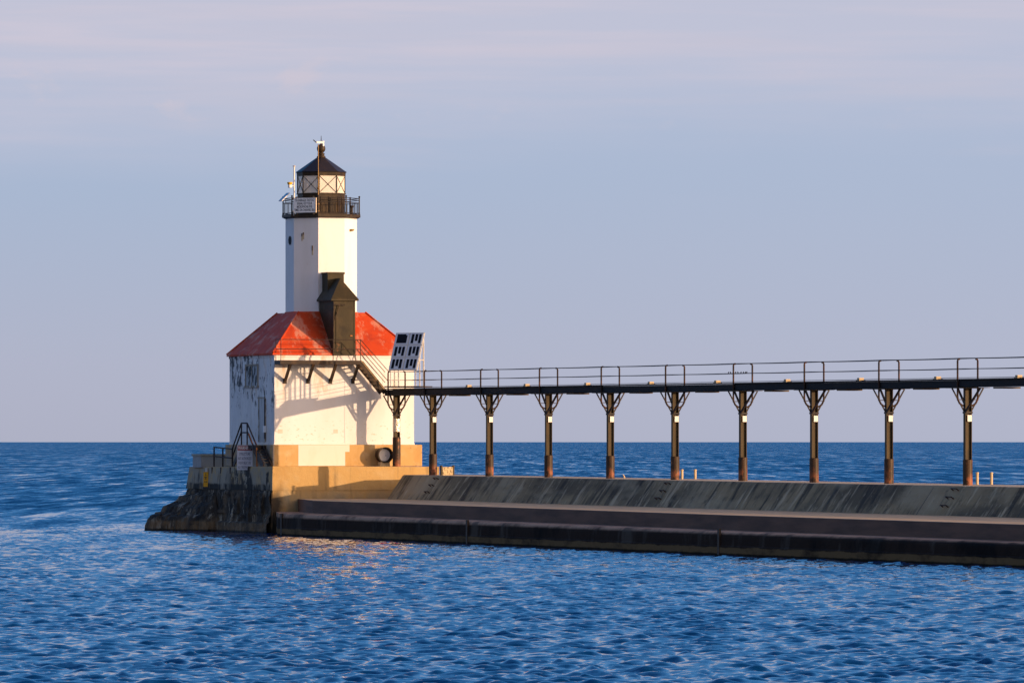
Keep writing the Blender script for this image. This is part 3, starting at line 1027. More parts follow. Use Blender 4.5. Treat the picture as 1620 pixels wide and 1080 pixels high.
# porthole in the left face, lamp on the right face, rust marked brackets
mb = MB()
ap = TR * math.cos(R(22.5))
zc = Tz(381)
yc = None
xf = CX - ap
k = (459.2 - 810) / F
yc = (cT * xf - 14.46 - k * (400 + sT * xf)) / (sT + k * cT)
rings = []
for (xx, rr) in ((xf + .02, .27), (xf - .05, .27), (xf - .05, .20), (xf - .012, .19)):
    rings.append([(xx, yc + rr * .9 * math.cos(2 * math.pi * q / 20), zc + rr * math.sin(2 * math.pi * q / 20)) for q in range(20)])
mb.rings(rings)
part(mb, 'porthole', M['letter'], lh, parent=tw)
mb = MB()
n4 = Vector((math.cos(R(-45)), math.sin(R(-45)), 0)); t4v = Vector((-n4.y, n4.x, 0))
c4 = Vector((CX, CY, Tz(363.5))) + n4 * ap - t4v * .02
mb.rings([[c4 + t4v * (-.16), c4 + t4v * .14 + Vector((0, 0, .02)), c4 + t4v * .12 + Vector((0, 0, -.13)), c4 + t4v * (-.14) + Vector((0, 0, -.15))],
          [c4 + t4v * (-.15) + n4 * .22, c4 + t4v * .13 + n4 * .22, c4 + t4v * .11 + n4 * .14 + Vector((0, 0, -.1)), c4 + t4v * (-.13) + n4 * .14 + Vector((0, 0, -.1))]])
part(mb, 'wall_lamp', nmat('lamp_rust', (.28, .17, .04), .6), lh, parent=tw)
n2_ = Vector((math.cos(R(-135)), math.sin(R(-135)), 0)); t2v = Vector((-n2_.y, n2_.x, 0))
for (s_, py, hh) in ((-.28, 373, .18), (-.18, 371, .14), (.44, 394, .30)):
    mb = MB()
    c2 = Vector((CX, CY, Tz(py))) + n2_ * ap + t2v * s_
    mb.bar(c2 + Vector((0, 0, hh / 2)), c2 - Vector((0, 0, hh / 2)), .06, .07, up=n2_)
    mb.bar(c2 + n2_ * .004 - Vector((0, 0, hh / 2)), c2 + n2_ * .004 - Vector((0, 0, hh / 2 + .28)), .09, .012, up=n2_, m=1)
    part(mb, 'rusty_bracket', [nmat('bracket_iron', (.10, .07, .04), .7), nmat('rust_run', (.50, .42, .28), .7)], lh, parent=tw)

# gallery
zg = Tz(340)
GR = 2.43
mb = MB(); mb.rings([octr(TR + .02, zt1 - .002), octr(GR - .12, zt1 + .03), octr(GR, zt1 + .09), octr(GR, zg), octr(GR - .06, zg + .02)])
gal = part(mb, 'gallery', M['lantern_iron'], lh)
zrt = Tz(313.5)
for kk in range(8):
    v = Vector(octr(GR - .07, 0)[kk])
    mb = MB()
    mb.lathe((v.x, v.y), [(.055, zg + .01), (.055, zg + .1), (.04, zg + .14), (.04, zrt - .02), (.028, zrt + .02)], 8)
    mb.ball((v.x, v.y, zrt + .06), .065, 8)
    part(mb, 'railing_post', M['black'], lh, parent=gal)
mb = MB()
for z, r_ in ((Tz(314.5), .022), (Tz(317.5), .02), (Tz(321.5), .022), (Tz(338), .022)):
    rr = octr(GR - .07, z)
    for kk in range(8):
        mb.tube([rr[kk], rr[(kk + 1) % 8]], r_, 6)
part(mb, 'railing_bar', M['black'], lh, parent=gal)
mb = MB()
za, zb = Tz(338), Tz(321.5)
for kk in range(8):
    a, b = Vector(octr(GR - .07, 0)[kk]), Vector(octr(GR - .07, 0)[(kk + 1) % 8])
    mb = MB()
    for q in range(1, 8):
        p = a.lerp(b, q / 8)
        mb.tube([(p.x, p.y, za), (p.x, p.y, zb)], .014, 5)
    part(mb, 'balusters', M['black'], lh, parent=gal)

# lantern
LR = 1.475
zl0, zl1, zl2 = Tz(308), Tz(279), Tz(273.5)
mb = MB(); mb.rings([octr(LR, zg + .015), octr(LR, zl0)])
for kk in range(8):           # raised panels
    a, b = Vector(octr(LR + .004, 0)[kk]), Vector(octr(LR + .004, 0)[(kk + 1) % 8])
    nn_ = Vector((a.x + b.x - 2 * CX, a.y + b.y - 2 * CY, 0)).normalized()
    for f0, f1 in ((.08, .47), (.53, .92)):
        p, q = a.lerp(b, f0), a.lerp(b, f1)
        mb.rings([[(p + nn_ * o_ + Vector((0, 0, z))) if w_ == 0 else (q + nn_ * o_ + Vector((0, 0, z))) for (w_, z) in ((0, zg + .15), (1, zg + .15), (1, zl0 - .15), (0, zl0 - .15))] for o_ in (0, .03)])
lan = part(mb, 'lantern', M['lantern_iron'], lh)
mb = MB(); mb.rings([octr(LR + .06, zl0 + .002), octr(LR + .06, zl0 + .07)]); mb.rings([octr(LR + .03, zl1), octr(LR + .05, zl2 - .002)])
part(mb, 'sill_and_frieze', M['lantern_iron'], lh, parent=lan)
mb = MB()
for kk in range(8):
    a, b = Vector(octr(LR - .02, 0)[kk]), Vector(octr(LR - .02, 0)[(kk + 1) % 8])
    mb.add([(a.x, a.y, zl0 + .07), (b.x, b.y, zl0 + .07), (b.x, b.y, zl1), (a.x, a.y, zl1)], [(0, 1, 2, 3)])
part(mb, 'glass', M['glass'], lh, parent=lan)
mb = MB()
for kk in range(8):
    a, b = Vector(octr(LR, 0)[kk]), Vector(octr(LR, 0)[(kk + 1) % 8])
    mb.bar((a.x, a.y, zl0 + .06), (a.x, a.y, zl1), .05, .05, up=(a.x - CX, a.y - CY, 0))
    mb.tube([(a.x, a.y, zl0 + .07), (b.x, b.y, zl1)], .016, 5)
    mb.tube([(b.x, b.y, zl0 + .07), (a.x, a.y, zl1)], .016, 5)
part(mb, 'astragals', M['lantern_iron'], lh, parent=lan)
mb = MB(); mb.lathe((CX, CY), [(.10, zg), (.10, zl0 + .3), (.2, zl0 + .32), (.22, zl0 + .5), (.2, zl0 + .7), (.05, zl0 + .74)], 16)
part(mb, 'beacon', nmat('beacon_lens', (.5, .42, .3), .3), lh, parent=lan, smooth=True)
za_ = Tz(248)
mb = MB(); mb.rings([octr(LR + .09, zl2), octr(LR + .11, zl2 + .035), octr(.20, za_), octr(.20, za_ + .02)])
lr = part(mb, 'lantern_roof', M['lantern_roof'], lh)
mb = MB()
mb.lathe((CX, CY), [(.27, za_ - .06), (.27, za_ + .02), (.20, za_ + .05), (.20, za_ + .13), (.23, za_ + .15), (.21, za_ + .2), (.14, za_ + .23), (.14, za_ + .26),
                    (.22, za_ + .33), (.262, za_ + .45), (.262, za_ + .55), (.21, za_ + .68), (.12, za_ + .75), (.05, za_ + .79), (.04, za_ + .82), (.028, za_ + .95), (.012, Tz(215))], 16)
part(mb, 'ventilator', M['lantern_iron'], lh, parent=lr, smooth=True)

# dark entrance housing on the front roof slope
yf = -.20
hx0, hx1 = Lx(527, yf), Lx(562, yf)
hyb = CY - ap - .01
zh0, zh1 = ze - .02, Lz(474, hx0, yf)
hm = nmat('housing_iron', (.036, .027, .011), .6, [
    dict(color=(.065, .045, .017), scale=(1.6, 1.6, .8), lo=.45, hi=.7, amt=.7),
    dict(color=(.014, .010, .006), scale=(1.2, 1.2, .9), lo=.52, hi=.7, amt=.7),
    dict(color=(.20, .08, .03), scale=(3, 3, 2), lo=.64, hi=.7, amt=.6)], bump=(4, .015, .35))
mb = MB(); mb.box((hx0, yf, zh0), (hx1, hyb, zh1))
ho_ = part(mb, 'housing', hm, lh)
mb = MB()
o2 = .17
ex0, ex1, ey0, ey1 = hx0 - o2, hx1 + o2, yf - o2, hyb + .0
zpk = Lz(440, (hx0 + hx1) / 2, .8)
hc = (hx0 + hx1) / 2
vs = [(ex0, ey0, zh1 - .06), (ex1, ey0, zh1 - .06), (ex1, ey1, zh1 - .06), (ex0, ey1, zh1 - .06),
      (ex0, ey0, zh1 + .04), (ex1, ey0, zh1 + .04), (ex1, ey1, zh1 + .04), (ex0, ey1, zh1 + .04), (hc, yf + .75, zpk), (hc, ey1, zpk)]
mb.add(vs, [(3, 2, 1, 0), (0, 1, 5, 4), (1, 2, 6, 5), (2, 3, 7, 6), (3, 0, 4, 7), (4, 5, 8), (5, 6, 9, 8), (7, 4, 8, 9), (6, 7, 9)])
hr = part(mb, 'housing_roof', hm, lh, parent=ho_)
mb = MB()
vx0, vx1 = Lx(518.5, 1.45), Lx(544, 1.45)
vz = Lz(430.5, hc, 1.5)
mb.box((vx0, 1.45, zh1 + .3), (vx1, hyb, vz - .12)); mb.box((vx0 - .05, 1.40, vz - .118), (vx1 + .05, hyb, vz))
part(mb, 'roof_vent', hm, lh, parent=ho_)
mb = MB()
dx0, dx1 = hx0 + .18, hx1 - .12
mb.box((dx0, yf - .03, zh0 + .35), (dx1, yf + .01, zh1 - .75))
hd = part(mb, 'housing_door', hm, lh, parent=ho_)
mb = MB()
for z_ in (zh1 - .55, zh0 + .30):
    mb.box((hx0 + .02, yf - .022, z_), (hx1 - .02, yf + .01, z_ + .05))
for x_ in (hx0 + .03, hx1 - .09):
    mb.box((x_, yf - .018, zh0 + .05), (x_ + .06, yf + .01, zh1 - .08))
mb.box((hx0 - .02, yf + .1, zh1 - .6), (hx0 + .01, hyb - .05, zh1 - .55))
part(mb, 'trim', hm, lh, parent=ho_)
mb = MB(); mb.box((hx1 - .34, yf - .07, zh0 + 1.15), (hx1 - .20, yf - .028, zh0 + 1.22)); part(mb, 'door_latch', M['rust_lit'], lh, parent=ho_)
mb = MB(); zk = Lz(482, hx0, yf)
mb.tube([(hx0 - .02, yf - .12, zk), (hx0 + .72, yf - .12, zk)], .04, 6)
mb.tube([(hx0 + .38, yf - .12, zk), (hx0 + .05, yf - .06, zk - 1.0)], .03, 6)
mb.tube([(hx0 + .02, yf - .05, zh0 + .1), (hx0 + .02, yf - .05, zh1 - .1)], .035, 6)
part(mb, 'davit', M['dark_iron'], lh, parent=ho_)

# roof landing in front of the housing with its brackets, railing and stair
LDEP = 1.17
lxr = Lx(572, -LDEP)
zlt = Lz(569.8, 2.5, -LDEP); zlb = Lz(576, 2.5, -LDEP)
mb = MB()
mb.box((0.0, -LDEP, zlb), (lxr, -LDEP + .10, zlt)); mb.box((0.0, -LDEP + .104, zlb), (.1, -.05, zlt)); mb.box((lxr - .1, -LDEP + .104, zlb), (lxr, -.05, zlt))
mb.box((.104, -LDEP + .104, zlt - .07), (lxr - .104, -.05, zlt - .02))
lnd = part(mb, 'landing', M['dark_iron'], lh)
for px in (451, 487.5, 523, 558.5):
    x = Lx(px, -.06)
    z = Lz(602.5, x, 0)
    mb = MB()
    mb.bar((x, -.1, z + .02), (x, -LDEP + .08, zlb - .004), .15, .15)
    mb.box((x - .11, -.06, z - .16), (x + .11, -.012, z + .16))
    part(mb, 'bracket', M['dark_iron'], lh, parent=lnd)
zrt_, zrm = Lz(537, 2.5, -LDEP), Lz(552, 2.5, -LDEP)
mb = MB()
yo, yi = -LDEP + .05, -.12
for (x, y) in ((.06, yo), (.06, yi), (lxr - .05, yo), (lxr - .05, yi), (Lx(527, yo), yo)):
    mb.tube([(x, y, zlt - .02), (x, y, zrt_)], .024, 6)
for z in (zrt_, zrm):
    mb.tube([(.06, yi, z), (.06, yo, z), (lxr - .05, yo, z)], .022, 6)
part(mb, 'landing_rail', M['rail_rust'], lh, parent=lnd)

# stair from the landing down to the catwalk
c0l = Vector((Lx(627.3, -1.65), -1.65, 0))            # first column, lighthouse frame
zdk = 8.83
sx0, sx1 = lxr - .02, Lx(609, -1.1)
sy0, sy1 = -LDEP + .02, -.38
mb = MB()
for y in (sy0, sy1):
    mb.bar((sx0, y, zlt - .13), (sx1, y, zdk - .28), .06, .30)
for y in (sy0 + .031, ):
    pass
stair = part(mb, 'stair', M['dark_iron'], lh)
mb = MB()
nst = 8
for q in range(1, nst):
    f = q / nst
    x = sx0 + (sx1 - sx0) * f; z = (zlt - .13) + (zdk - .28 - zlt + .13) * f
    mb.box((x - .12, sy0 + .034, z - .02), (x + .12, sy1 - .034, z + .02))
part(mb, 'tread', M['dark_iron'], lh, parent=stair)
mb = MB()
mb.bar((sx0, sy0 - .036, zlt - .0), (sx1, sy0 - .036, zdk - .15), .012, .05)
part(mb, 'nosing', M['tread'], lh, parent=stair)
mb = MB()
xe = Lx(621, sy0); ze_ = Lz(606, xe, sy0)
for y in (sy0, sy1):
    mb.tube([(lxr - .05, y, zrt_), (sx1 + .25, y, zdk + .98)], .022, 6)
    mb.tube([(lxr - .05, y, zrm), (sx1 + .25, y, zdk + .35)], .022, 6)
part(mb, 'stair_rail', M['rail_rust'], lh, parent=stair)

# ------------------------------------------------------------------ things on the gallery
# golden conductor pole in front of the lantern
def octdir(deg): return Vector((math.cos(R(deg)), math.sin(R(deg)), 0))


pp = Vector((CX, CY, 0)) + octdir(-112.5) * 2.28
mb = MB()
mb.tube([(pp.x, pp.y, zg + .02), (pp.x, pp.y, Tz(276))], .042, 8)
mb.tube([(pp.x, pp.y, Tz(276)), (pp.x, pp.y, Tz(231))], .032, 8)
for py in (325, 336, 300, 283):
    mb.ball((pp.x - .02, pp.y - .04, Tz(py)), .085, 8)
pole = thing('antenna_pole', 'tall golden brown pole standing on the gallery right in front of the lantern', 'pole', LM, (pp.x, pp.y, zg))
part(mb, 'pole', M['brass'], pole)
mb = MB()
zq = Tz(229.5)
mb.box((pp.x - .12, pp.y - .05, zq), (pp.x + .30, pp.y + .04, zq + .12))
mb.lathe((pp.x + .32, pp.y), [(.055, Tz(234)), (.06, Tz(233.5)), (.06, Tz(226)), (.04, Tz(225.5))], 10)
part(mb, 'antenna', nmat('antenna_white', (.85, .84, .80), .4), pole)
mb = MB()
mb.tube([(pp.x - .14, pp.y, zq + .05), (pp.x - .26, pp.y, zq + .16), (pp.x - .32, pp.y, zq + .2)], .03, 6)
part(mb, 'bracket_arm', M['letter'], pole)

# white mast at the left railing corner with the sensor and small solar panel
mv = Vector((CX, CY, 0)) + octdir(-157.5) * (GR + .02)
mx_ = mv.x + .18; my_ = mv.y - .10
mb = MB()
mb.tube([(mx_, my_, zg - .1), (mx_, my_, Tz(264.5))], .045, 8)
mb.lathe((mx_, my_), [(.09, Tz(265.5)), (.10, Tz(264.5)), (.05, Tz(263.5))], 8)
mast = thing('instrument_mast', 'thin white mast rising from the left corner of the gallery railing', 'mast', LM, (mx_, my_, zg))
part(mb, 'mast', M['galv'], mast)
for py in (316, 336):
    mb = MB(); mb.box((mx_ - .10, my_ - .07, Tz(py) - .03), (mx_ + .10, my_ + .07, Tz(py) + .03)); part(mb, 'clamp', M['brass'], mast)
mb = MB()
sx_ = mx_ - .29
mb.tube([(mx_, my_, Tz(296)), (sx_, my_ - .05, Tz(296))], .02, 6)
part(mb, 'arm', M['galv'], mast)
sen = thing('weather_sensor', 'small white drum sensor with a yellow cap on an arm of the white mast', 'sensor', LM, (sx_, my_ - .05, Tz(299)))
mb = MB(); mb.lathe((sx_, my_ - .05), [(.10, Tz(299)), (.12, Tz(298)), (.12, Tz(294))], 12); part(mb, 'drum', M['white_metal'], sen)
mb = MB(); mb.lathe((sx_, my_ - .05), [(.13, Tz(294) + .002), (.17, Tz(291.5)), (.17, Tz(290.3)), (.13, Tz(290))], 12); part(mb, 'cap', M['sensor_yellow'], sen)

sp = Vector((CX, CY, 0)) + octdir(-180 + 22.5) * (GR + .0) + octdir(112.5) * .55
spx = Lx(450, sp.y)
zc_ = Tz(313)
pan = thing('small_solar_panel', 'small tilted solar panel clamped to the left side of the gallery railing', 'solar panel', LM, (spx, sp.y, zc_ - .3))
ux = Vector((.42, 0, .40)); nz_ = Vector((-.69, 0, .72)); vy = Vector((0, .33, 0))
c_ = Vector((spx, sp.y, zc_))
mb = MB(); mb.rings([[c_ + ux * a + vy * b + nz_ * o_ for a, b in ((-.62, -1), (.62, -1), (.62, 1), (-.62, 1))] for o_ in (-.02, .03)]); part(mb, 'panel_frame', M['white_metal'], pan)
mb = MB(); mb.rings([[c_ + ux * a + vy * b + nz_ * o_ for a, b in ((-.57, -.92), (.57, -.92), (.57, .92), (-.57, .92))] for o_ in (.031, .036)]); part(mb, 'cells', nmat('blue_cells', (.06, .09, .17), .2), pan)
mb = MB(); mb.tube([c_ - nz_ * .02, c_ + Vector((.12, 0, -.45))], .02, 6); part(mb, 'strut', M['black'], pan)

# fog signal notice on the railing
n2v = octdir(-135); u2 = Vector((-n2v.y, n2v.x, 0))   # u2 runs to the right along the face
u2 = u2 if u2.x > 0 else -u2
fc = Vector((CX, CY, 0)) + n2v * (GR * math.cos(R(22.5)) + .07)
sW = 1.50
ctr = fc + u2 * .06
zt_s, zb_s = Tz(315.2), Tz(338.2)
fs_ = thing('fog_signal_sign', 'white notice board with four lines of black capitals hung on the gallery railing', 'sign', LM, tuple(ctr + Vector((0, 0, zb_s))))
zc2 = (zt_s + zb_s) / 2; hh = (zt_s - zb_s) / 2
mb = MB()
mb.rings([[ctr + n2v * o_ + u2 * a * sW / 2 + Vector((0, 0, zc2 + b * hh)) for a, b in ((-1, -1), (1, -1), (1, 1), (-1, 1))] for o_ in (0, .05)])
bd = part(mb, 'board', M['sign_white'], fs_)
mb = MB()
mb.rings([[ctr + n2v * o_ + u2 * (sW / 2 + a) + Vector((0, 0, zc2 + b * (hh + .01))) for a, b in ((.003, -1), (.05, -1), (.05, 1), (.003, 1))] for o_ in (-.02, .08)])
part(mb, 'edge_batten', M['sign_edge'], fs_)
mb = MB()
for i_, (tx, w_) in enumerate((("TO ENERGIZE THE FOG", 1.28), ("SIGNAL KEY YOUR", 1.04), ("MICROPHONE FIVE", 1.06), ("TIMES ON CHANNEL 83A", 1.40))):
    mb = MB()
    lettering(tx, .215, ctr + n2v * .056 + Vector((0, 0, zc2 + hh * (.66 - .44 * i_))), u2, (0, 0, 1), mb, width=w_)
    part(mb, 'lettering', M['letter'], fs_, parent=bd)
mb = MB()
for a in (-.55, .6):
    for z in (zt_s + .03, zb_s - .05):
        mb = MB(); mb.box(tuple(ctr + u2 * a + Vector((-.05, -.04, z - .06))), tuple(ctr + u2 * a + Vector((.05, .06, z + .06))))
        part(mb, 'clip', M['black'], fs_)

# stub beacon on the right of the gallery
bv = Vector((CX, CY, 0)) + octdir(-33) * 1.95
bx = bv.x
mb = MB(); mb.lathe((bv.x, bv.y), [(.12, zg + .02), (.12, zg + .06), (.08, zg + .1), (.08, zg + .42), (.15, zg + .5), (.15, zg + .55), (.05, zg + .57)], 12)
single(mb, 'stub_light', 'squat dark post light standing behind the right gallery railing', 'light', M['dark_iron'], LM, (bv.x, bv.y, zg))

# ------------------------------------------------------------------ pierhead furniture, lake side
def WL(px, py, Yw):
    """world point"""
    return Vector(((px - 810) * Yw / F, Yw, CAMH + (698 - py) * Yw / F))


xo = HX + .10
def Lyo(px, x=None):
    x = xo if x is None else x
    k = (px - 810) / F
    return (cT * x - 14.46 - k * (400 + sT * x)) / (sT + k * cT)


yA, yB, yC = Lyo(338.7), Lyo(352.5), Lyo(367.5)
rl = thing('edge_railing', 'rusty two bar railing on the lake edge of the pierhead, left of the warning board', 'railing', LM, (xo, yC, 4.0))
for (y, py) in ((yA, 706), (yB, 708.5), (yC, 709.5)):
    mb = MB(); mb.tube([(xo, y, 3.8), (xo, y, Lz(py, xo, y))], .05, 6); mb.box((xo - .16, y - .06, 3.6), (xo - .05, y + .06, 3.98))
    part(mb, 'post', M['rail_rust'], rl)
for dz in (0, .56):
    mb = MB(); mb.tube([(xo, yA, Lz(707, xo, yA) - dz), (xo, yC, Lz(710, xo, yC) - dz)], .045, 6); part(mb, 'rail', M['rail_rust'], rl)

# door stair: landing with steps both ways and A-shaped railings
xs = HX + .02
yP, yQ = Lyo(391, xs), Lyo(382, xs)
zl = 5.34
ds = thing('door_stair', 'black iron stair with a peaked railing at the lake side door', 'stairs', LM, ((xs) / 2, yP, 4.08))
yD0, yD1 = Lyo(421, -.05), yQ
mb = MB(); mb.box((xs, yP - 1.5, zl - .22), (-.04, yQ + .1, zl)); part(mb, 'landing', M['black'], ds)
zap = Lz(669, xs, yP)
yl_b, yr_b = Lyo(368.5, xs), Lyo(405, xs)
mb = MB()
for (y) in (yP, yQ): mb.tube([(xs, y, zl - .2), (xs, y, zap)], .045, 6)
mb.tube([(xs, yP, zap), (xs, yQ, zap)], .045, 6); mb.tube([(xs, yP, zap - .58), (xs, yQ, zap - .58)], .04, 6)
for off in (0, .5):
    mb.tube([(xs, yQ, zap - off), (xs, yl_b + .1, 5.15 - off)], .045, 6)
    mb.tube([(xs, yP, zap - off), (xs, yr_b - .1, 5.35 - off)], .045, 6)
mb.tube([(xs, yl_b + .1, 4.0), (xs, yl_b + .1, 5.16)], .045, 6)
part(mb, 'railing', M['rail_rust'], ds)
mb = MB()
mb.bar((xs + .03, yQ + .1, zl - .1), (xs + .03, yl_b, 4.1), .06, .28)
mb.bar((-.10, yQ + .1, zl - .1), (-.10, yl_b, 4.1), .06, .28)
for q in range(1, 6):
    f = q / 6
    y = yQ + .1 + (yl_b - yQ - .1) * f; z = zl - .1 + (4.1 - zl + .1) * f
    mb.box((xs + .07, y - .13, z - .02), (-.14, y + .13, z + .02))
part(mb, 'back_flight', M['black'], ds)
mb = MB()
ya, yb_ = yP - 1.45, yP - 3.2
for x in (xs + .03, -.45):
    mb.bar((x, ya, zl - .22), (x, yb_, 4.0), .07, .5)
for q in range(1, 6):
    f = q / 6
    y = ya + (yb_ - ya) * f; z = zl - .1 + (4.12 - zl + .1) * f
    mb.box((xs + .07, y - .13, z - .02), (-.49, y + .13, z + .02))
part(mb, 'front_flight', M['black'], ds)
mb = MB(); yv = Lyo(406.5, xs)
mb.tube([(xs, yv, 4.05), (xs, yv + .05, 5.2)], .05, 6); mb.tube([(xs, yP - .35, 6.05), (xs, yv, 4.7)], .035, 6)
part(mb, 'front_post', M['rust_lit'], ds)

# warning board on its two legs at the pierhead edge
wy = Lyo(387.5, HX - .06)
wc = Vector((HX - .10, wy - .3, 0))
vdir = Vector((math.sin(R(-20)), -math.cos(R(-20)), 0))                  # faces the channel
wn = vdir; wu = Vector((-wn.y, wn.x, 0)); wu = wu if wu.x > 0 else -wu
# express in lighthouse frame: rotate by -TH
rot = Matrix.Rotation(-R(TH), 3, 'Z')
wn = rot @ Vector((math.sin(R(-4)), -math.cos(R(-4)), 0)); wu = Vector((-wn.y, wn.x, 0))
if (LM.to_3x3() @ wu).x < 0: wu = -wu
zt_w, zb_w = Lz(704, -1, wy), Lz(743, -1, wy)
xc = Lx(387.3, wy - .3)
wc = Vector((xc, wy - .3, 0))
ws = thing('warning_sign', 'white WARNING board with a red header standing at the pierhead edge before the door stair', 'sign', LM, tuple(wc + Vector((0, 0, zb_w))))
zc3, hh3, W3 = (zt_w + zb_w) / 2, (zt_w - zb_w) / 2, .96
mb = MB()
mb.rings([[wc + wn * o_ + wu * a * W3 / 2 + Vector((0, 0, zc3 + b * hh3)) for a, b in ((-1, -1), (1, -1), (1, 1), (-1, 1))] for o_ in (0, .03)])
bd = part(mb, 'board', nmat('warning_white', (.58, .61, .70), .5, [dict(color=(.33, .33, .38), scale=(2, 2, 1), lo=.5, hi=.75, amt=.6)]), ws)
mb = MB()
mb.rings([[wc + wn * o_ + wu * a * W3 / 2 + Vector((0, 0, zc3 + b * hh3)) for a, b in ((-.93, .58), (.93, .58), (.93, .95), (-.93, .95))] for o_ in (.031, .034)])
part(mb, 'header', M['warn_red'], ws, parent=bd)
mb = MB(); lettering("WARNING", .26, wc + wn * .037 + Vector((0, 0, zc3 + hh3 * .765)), wu, (0, 0, 1), mb, width=.80)
part(mb, 'header_lettering', M['sign_white'], ws, parent=bd)
mb = MB()
for i_, (tx, w_) in enumerate((("STRUCTURE", .66), ("NOT AUTHORIZED", .82), ("FOR PUBLIC USE", .74), ("NO TRESPASSING", .84))):
    mb = MB()
    lettering(tx, .235, wc + wn * .033 + Vector((0, 0, zc3 + hh3 * (.28 - .36 * i_))), wu, (0, 0, 1), mb, width=w_)
    part(mb, 'lettering', M['letter_blue'], ws, parent=bd)
mb = MB()
for a in (-.3, .3):
    p = wc + wu * a - wn * .04
    mb.tube([tuple(p + Vector((0, 0, 3.85))), tuple(p + Vector((0, 0, zt_w - .1)))], .035, 6)
part(mb, 'leg', M['black'], ws)

# yellow marker on the stained lake face
yy = Lyo(327.5, HX - .02)
yn = rot @ Vector((math.sin(R(-30)), -math.cos(R(-30)), 0)); yu = Vector((-yn.y, yn.x, 0))
if (LM.to_3x3() @ yu).x < 0: yu = -yu
zt_y, zb_y = Lz(746.2, -1, yy), Lz(769.5, -1, yy)
yc_ = Vector((Lx(327.6, yy - .15) - .14, yy - .15, 0))
yc_ = Vector((Lx(327.6, yy - .25), yy - .25, 0)) + yn * .12
ys = thing('yellow_marker_sign', 'narrow yellow board with a black arrow hung on the stained lake face', 'sign', LM, tuple(yc_ + Vector((0, 0, zb_y))))
zc4, hh4, W4 = (zt_y + zb_y) / 2, (zt_y - zb_y) / 2, .36
mb = MB()
mb.rings([[yc_ + yn * o_ + yu * a * W4 / 2 + Vector((0, 0, zc4 + b * hh4)) for a, b in ((-1, -1), (1, -1), (1, 1), (-1, 1))] for o_ in (0, .03)])
bd = part(mb, 'board', M['sign_yellow'], ys)


def flat(mb, pts, o_=.034):
    n = len(pts)
    mb.add([yc_ + yn * o_ + yu * a * W4 / 2 + Vector((0, 0, zc4 + b * hh4)) for a, b in pts], [tuple(range(n))])


mb = MB()
flat(mb, [(-.8, -.36), (.35, -.36), (.35, -.28), (-.8, -.28)]); flat(mb, [(.35, -.44), (.75, -.32), (.35, -.2)])
flat(mb, [(-.1, .72), (.12, .72), (.12, .82), (-.1, .82)]); flat(mb, [(-.22, .5), (.22, .5), (.12, .68), (-.12, .68)])
flat(mb, [(-.5, .2), (.45, .2), (.55, .38), (.3, .3), (-.5, .38)]); flat(mb, [(-.45, .02), (.5, .02), (.3, .09), (-.3, .09)]); flat(mb, [(-.1, .1), (.1, .1), (.1, .19), (-.1, .19)])
part(mb, 'symbols', M['letter'], ys, parent=bd)
mb = MB(); mb.box(tuple(yc_ - yn * .1 + Vector((-.06, -.05, zt_y + .002))), tuple(yc_ - yn * .1 + Vector((.06, .09, zt_y + .26))))
part(mb, 'hanger', M['galv'], ys)

# fog horn drum by the plinth
fx = Lx(608.3, -1.0); fz = Lz(719.5, fx, -1.0); fr_ = .485
fh = thing('fog_horn', 'round dark fog horn drum with a pale disc inside, standing before the plinth', 'fog horn', LM, (fx, -1.0, 4.06))
mb = MB()
rings = []
for (y, r_) in ((-.55, fr_ - .03), (-1.2, fr_ - .03), (-1.2, fr_ - .0), (-1.24, fr_), (-1.24, fr_ - .06), (-.98, fr_ - .09), (-.98, .02)):
    rings.append([(fx + r_ * math.cos(2 * math.pi * q / 32), y, fz + r_ * math.sin(2 * math.pi * q / 32)) for q in range(32)])
mb.rings(rings)
part(mb, 'drum', M['dark_iron'], fh, smooth=False)
mb = MB()
rings = []
for (y, r_) in ((-.99, .375), (-1.02, .365), (-1.03, .02)):
    rings.append([(fx - .02 + r_ * math.cos(2 * math.pi * q / 28), y, fz + .0 + r_ * math.sin(2 * math.pi * q / 28)) for q in range(28)])
mb.rings(rings)
mb.box((fx + .05, -1.06, fz - .05), (fx + .09, -1.025, fz - .01), 1)
part(mb, 'disc', [M['white_metal'], M['letter']], fh)
mb = MB(); mb.box((fx - .3, -1.15, 4.05), (fx + .3, -.65, fz - fr_ + .06)); part(mb, 'cradle', M['box_beige'], fh)

# ------------------------------------------------------------------ catwalk
zdu = 8.395           # underside of the deck at the first pier column


def zdk_(t): return -.0014 * t


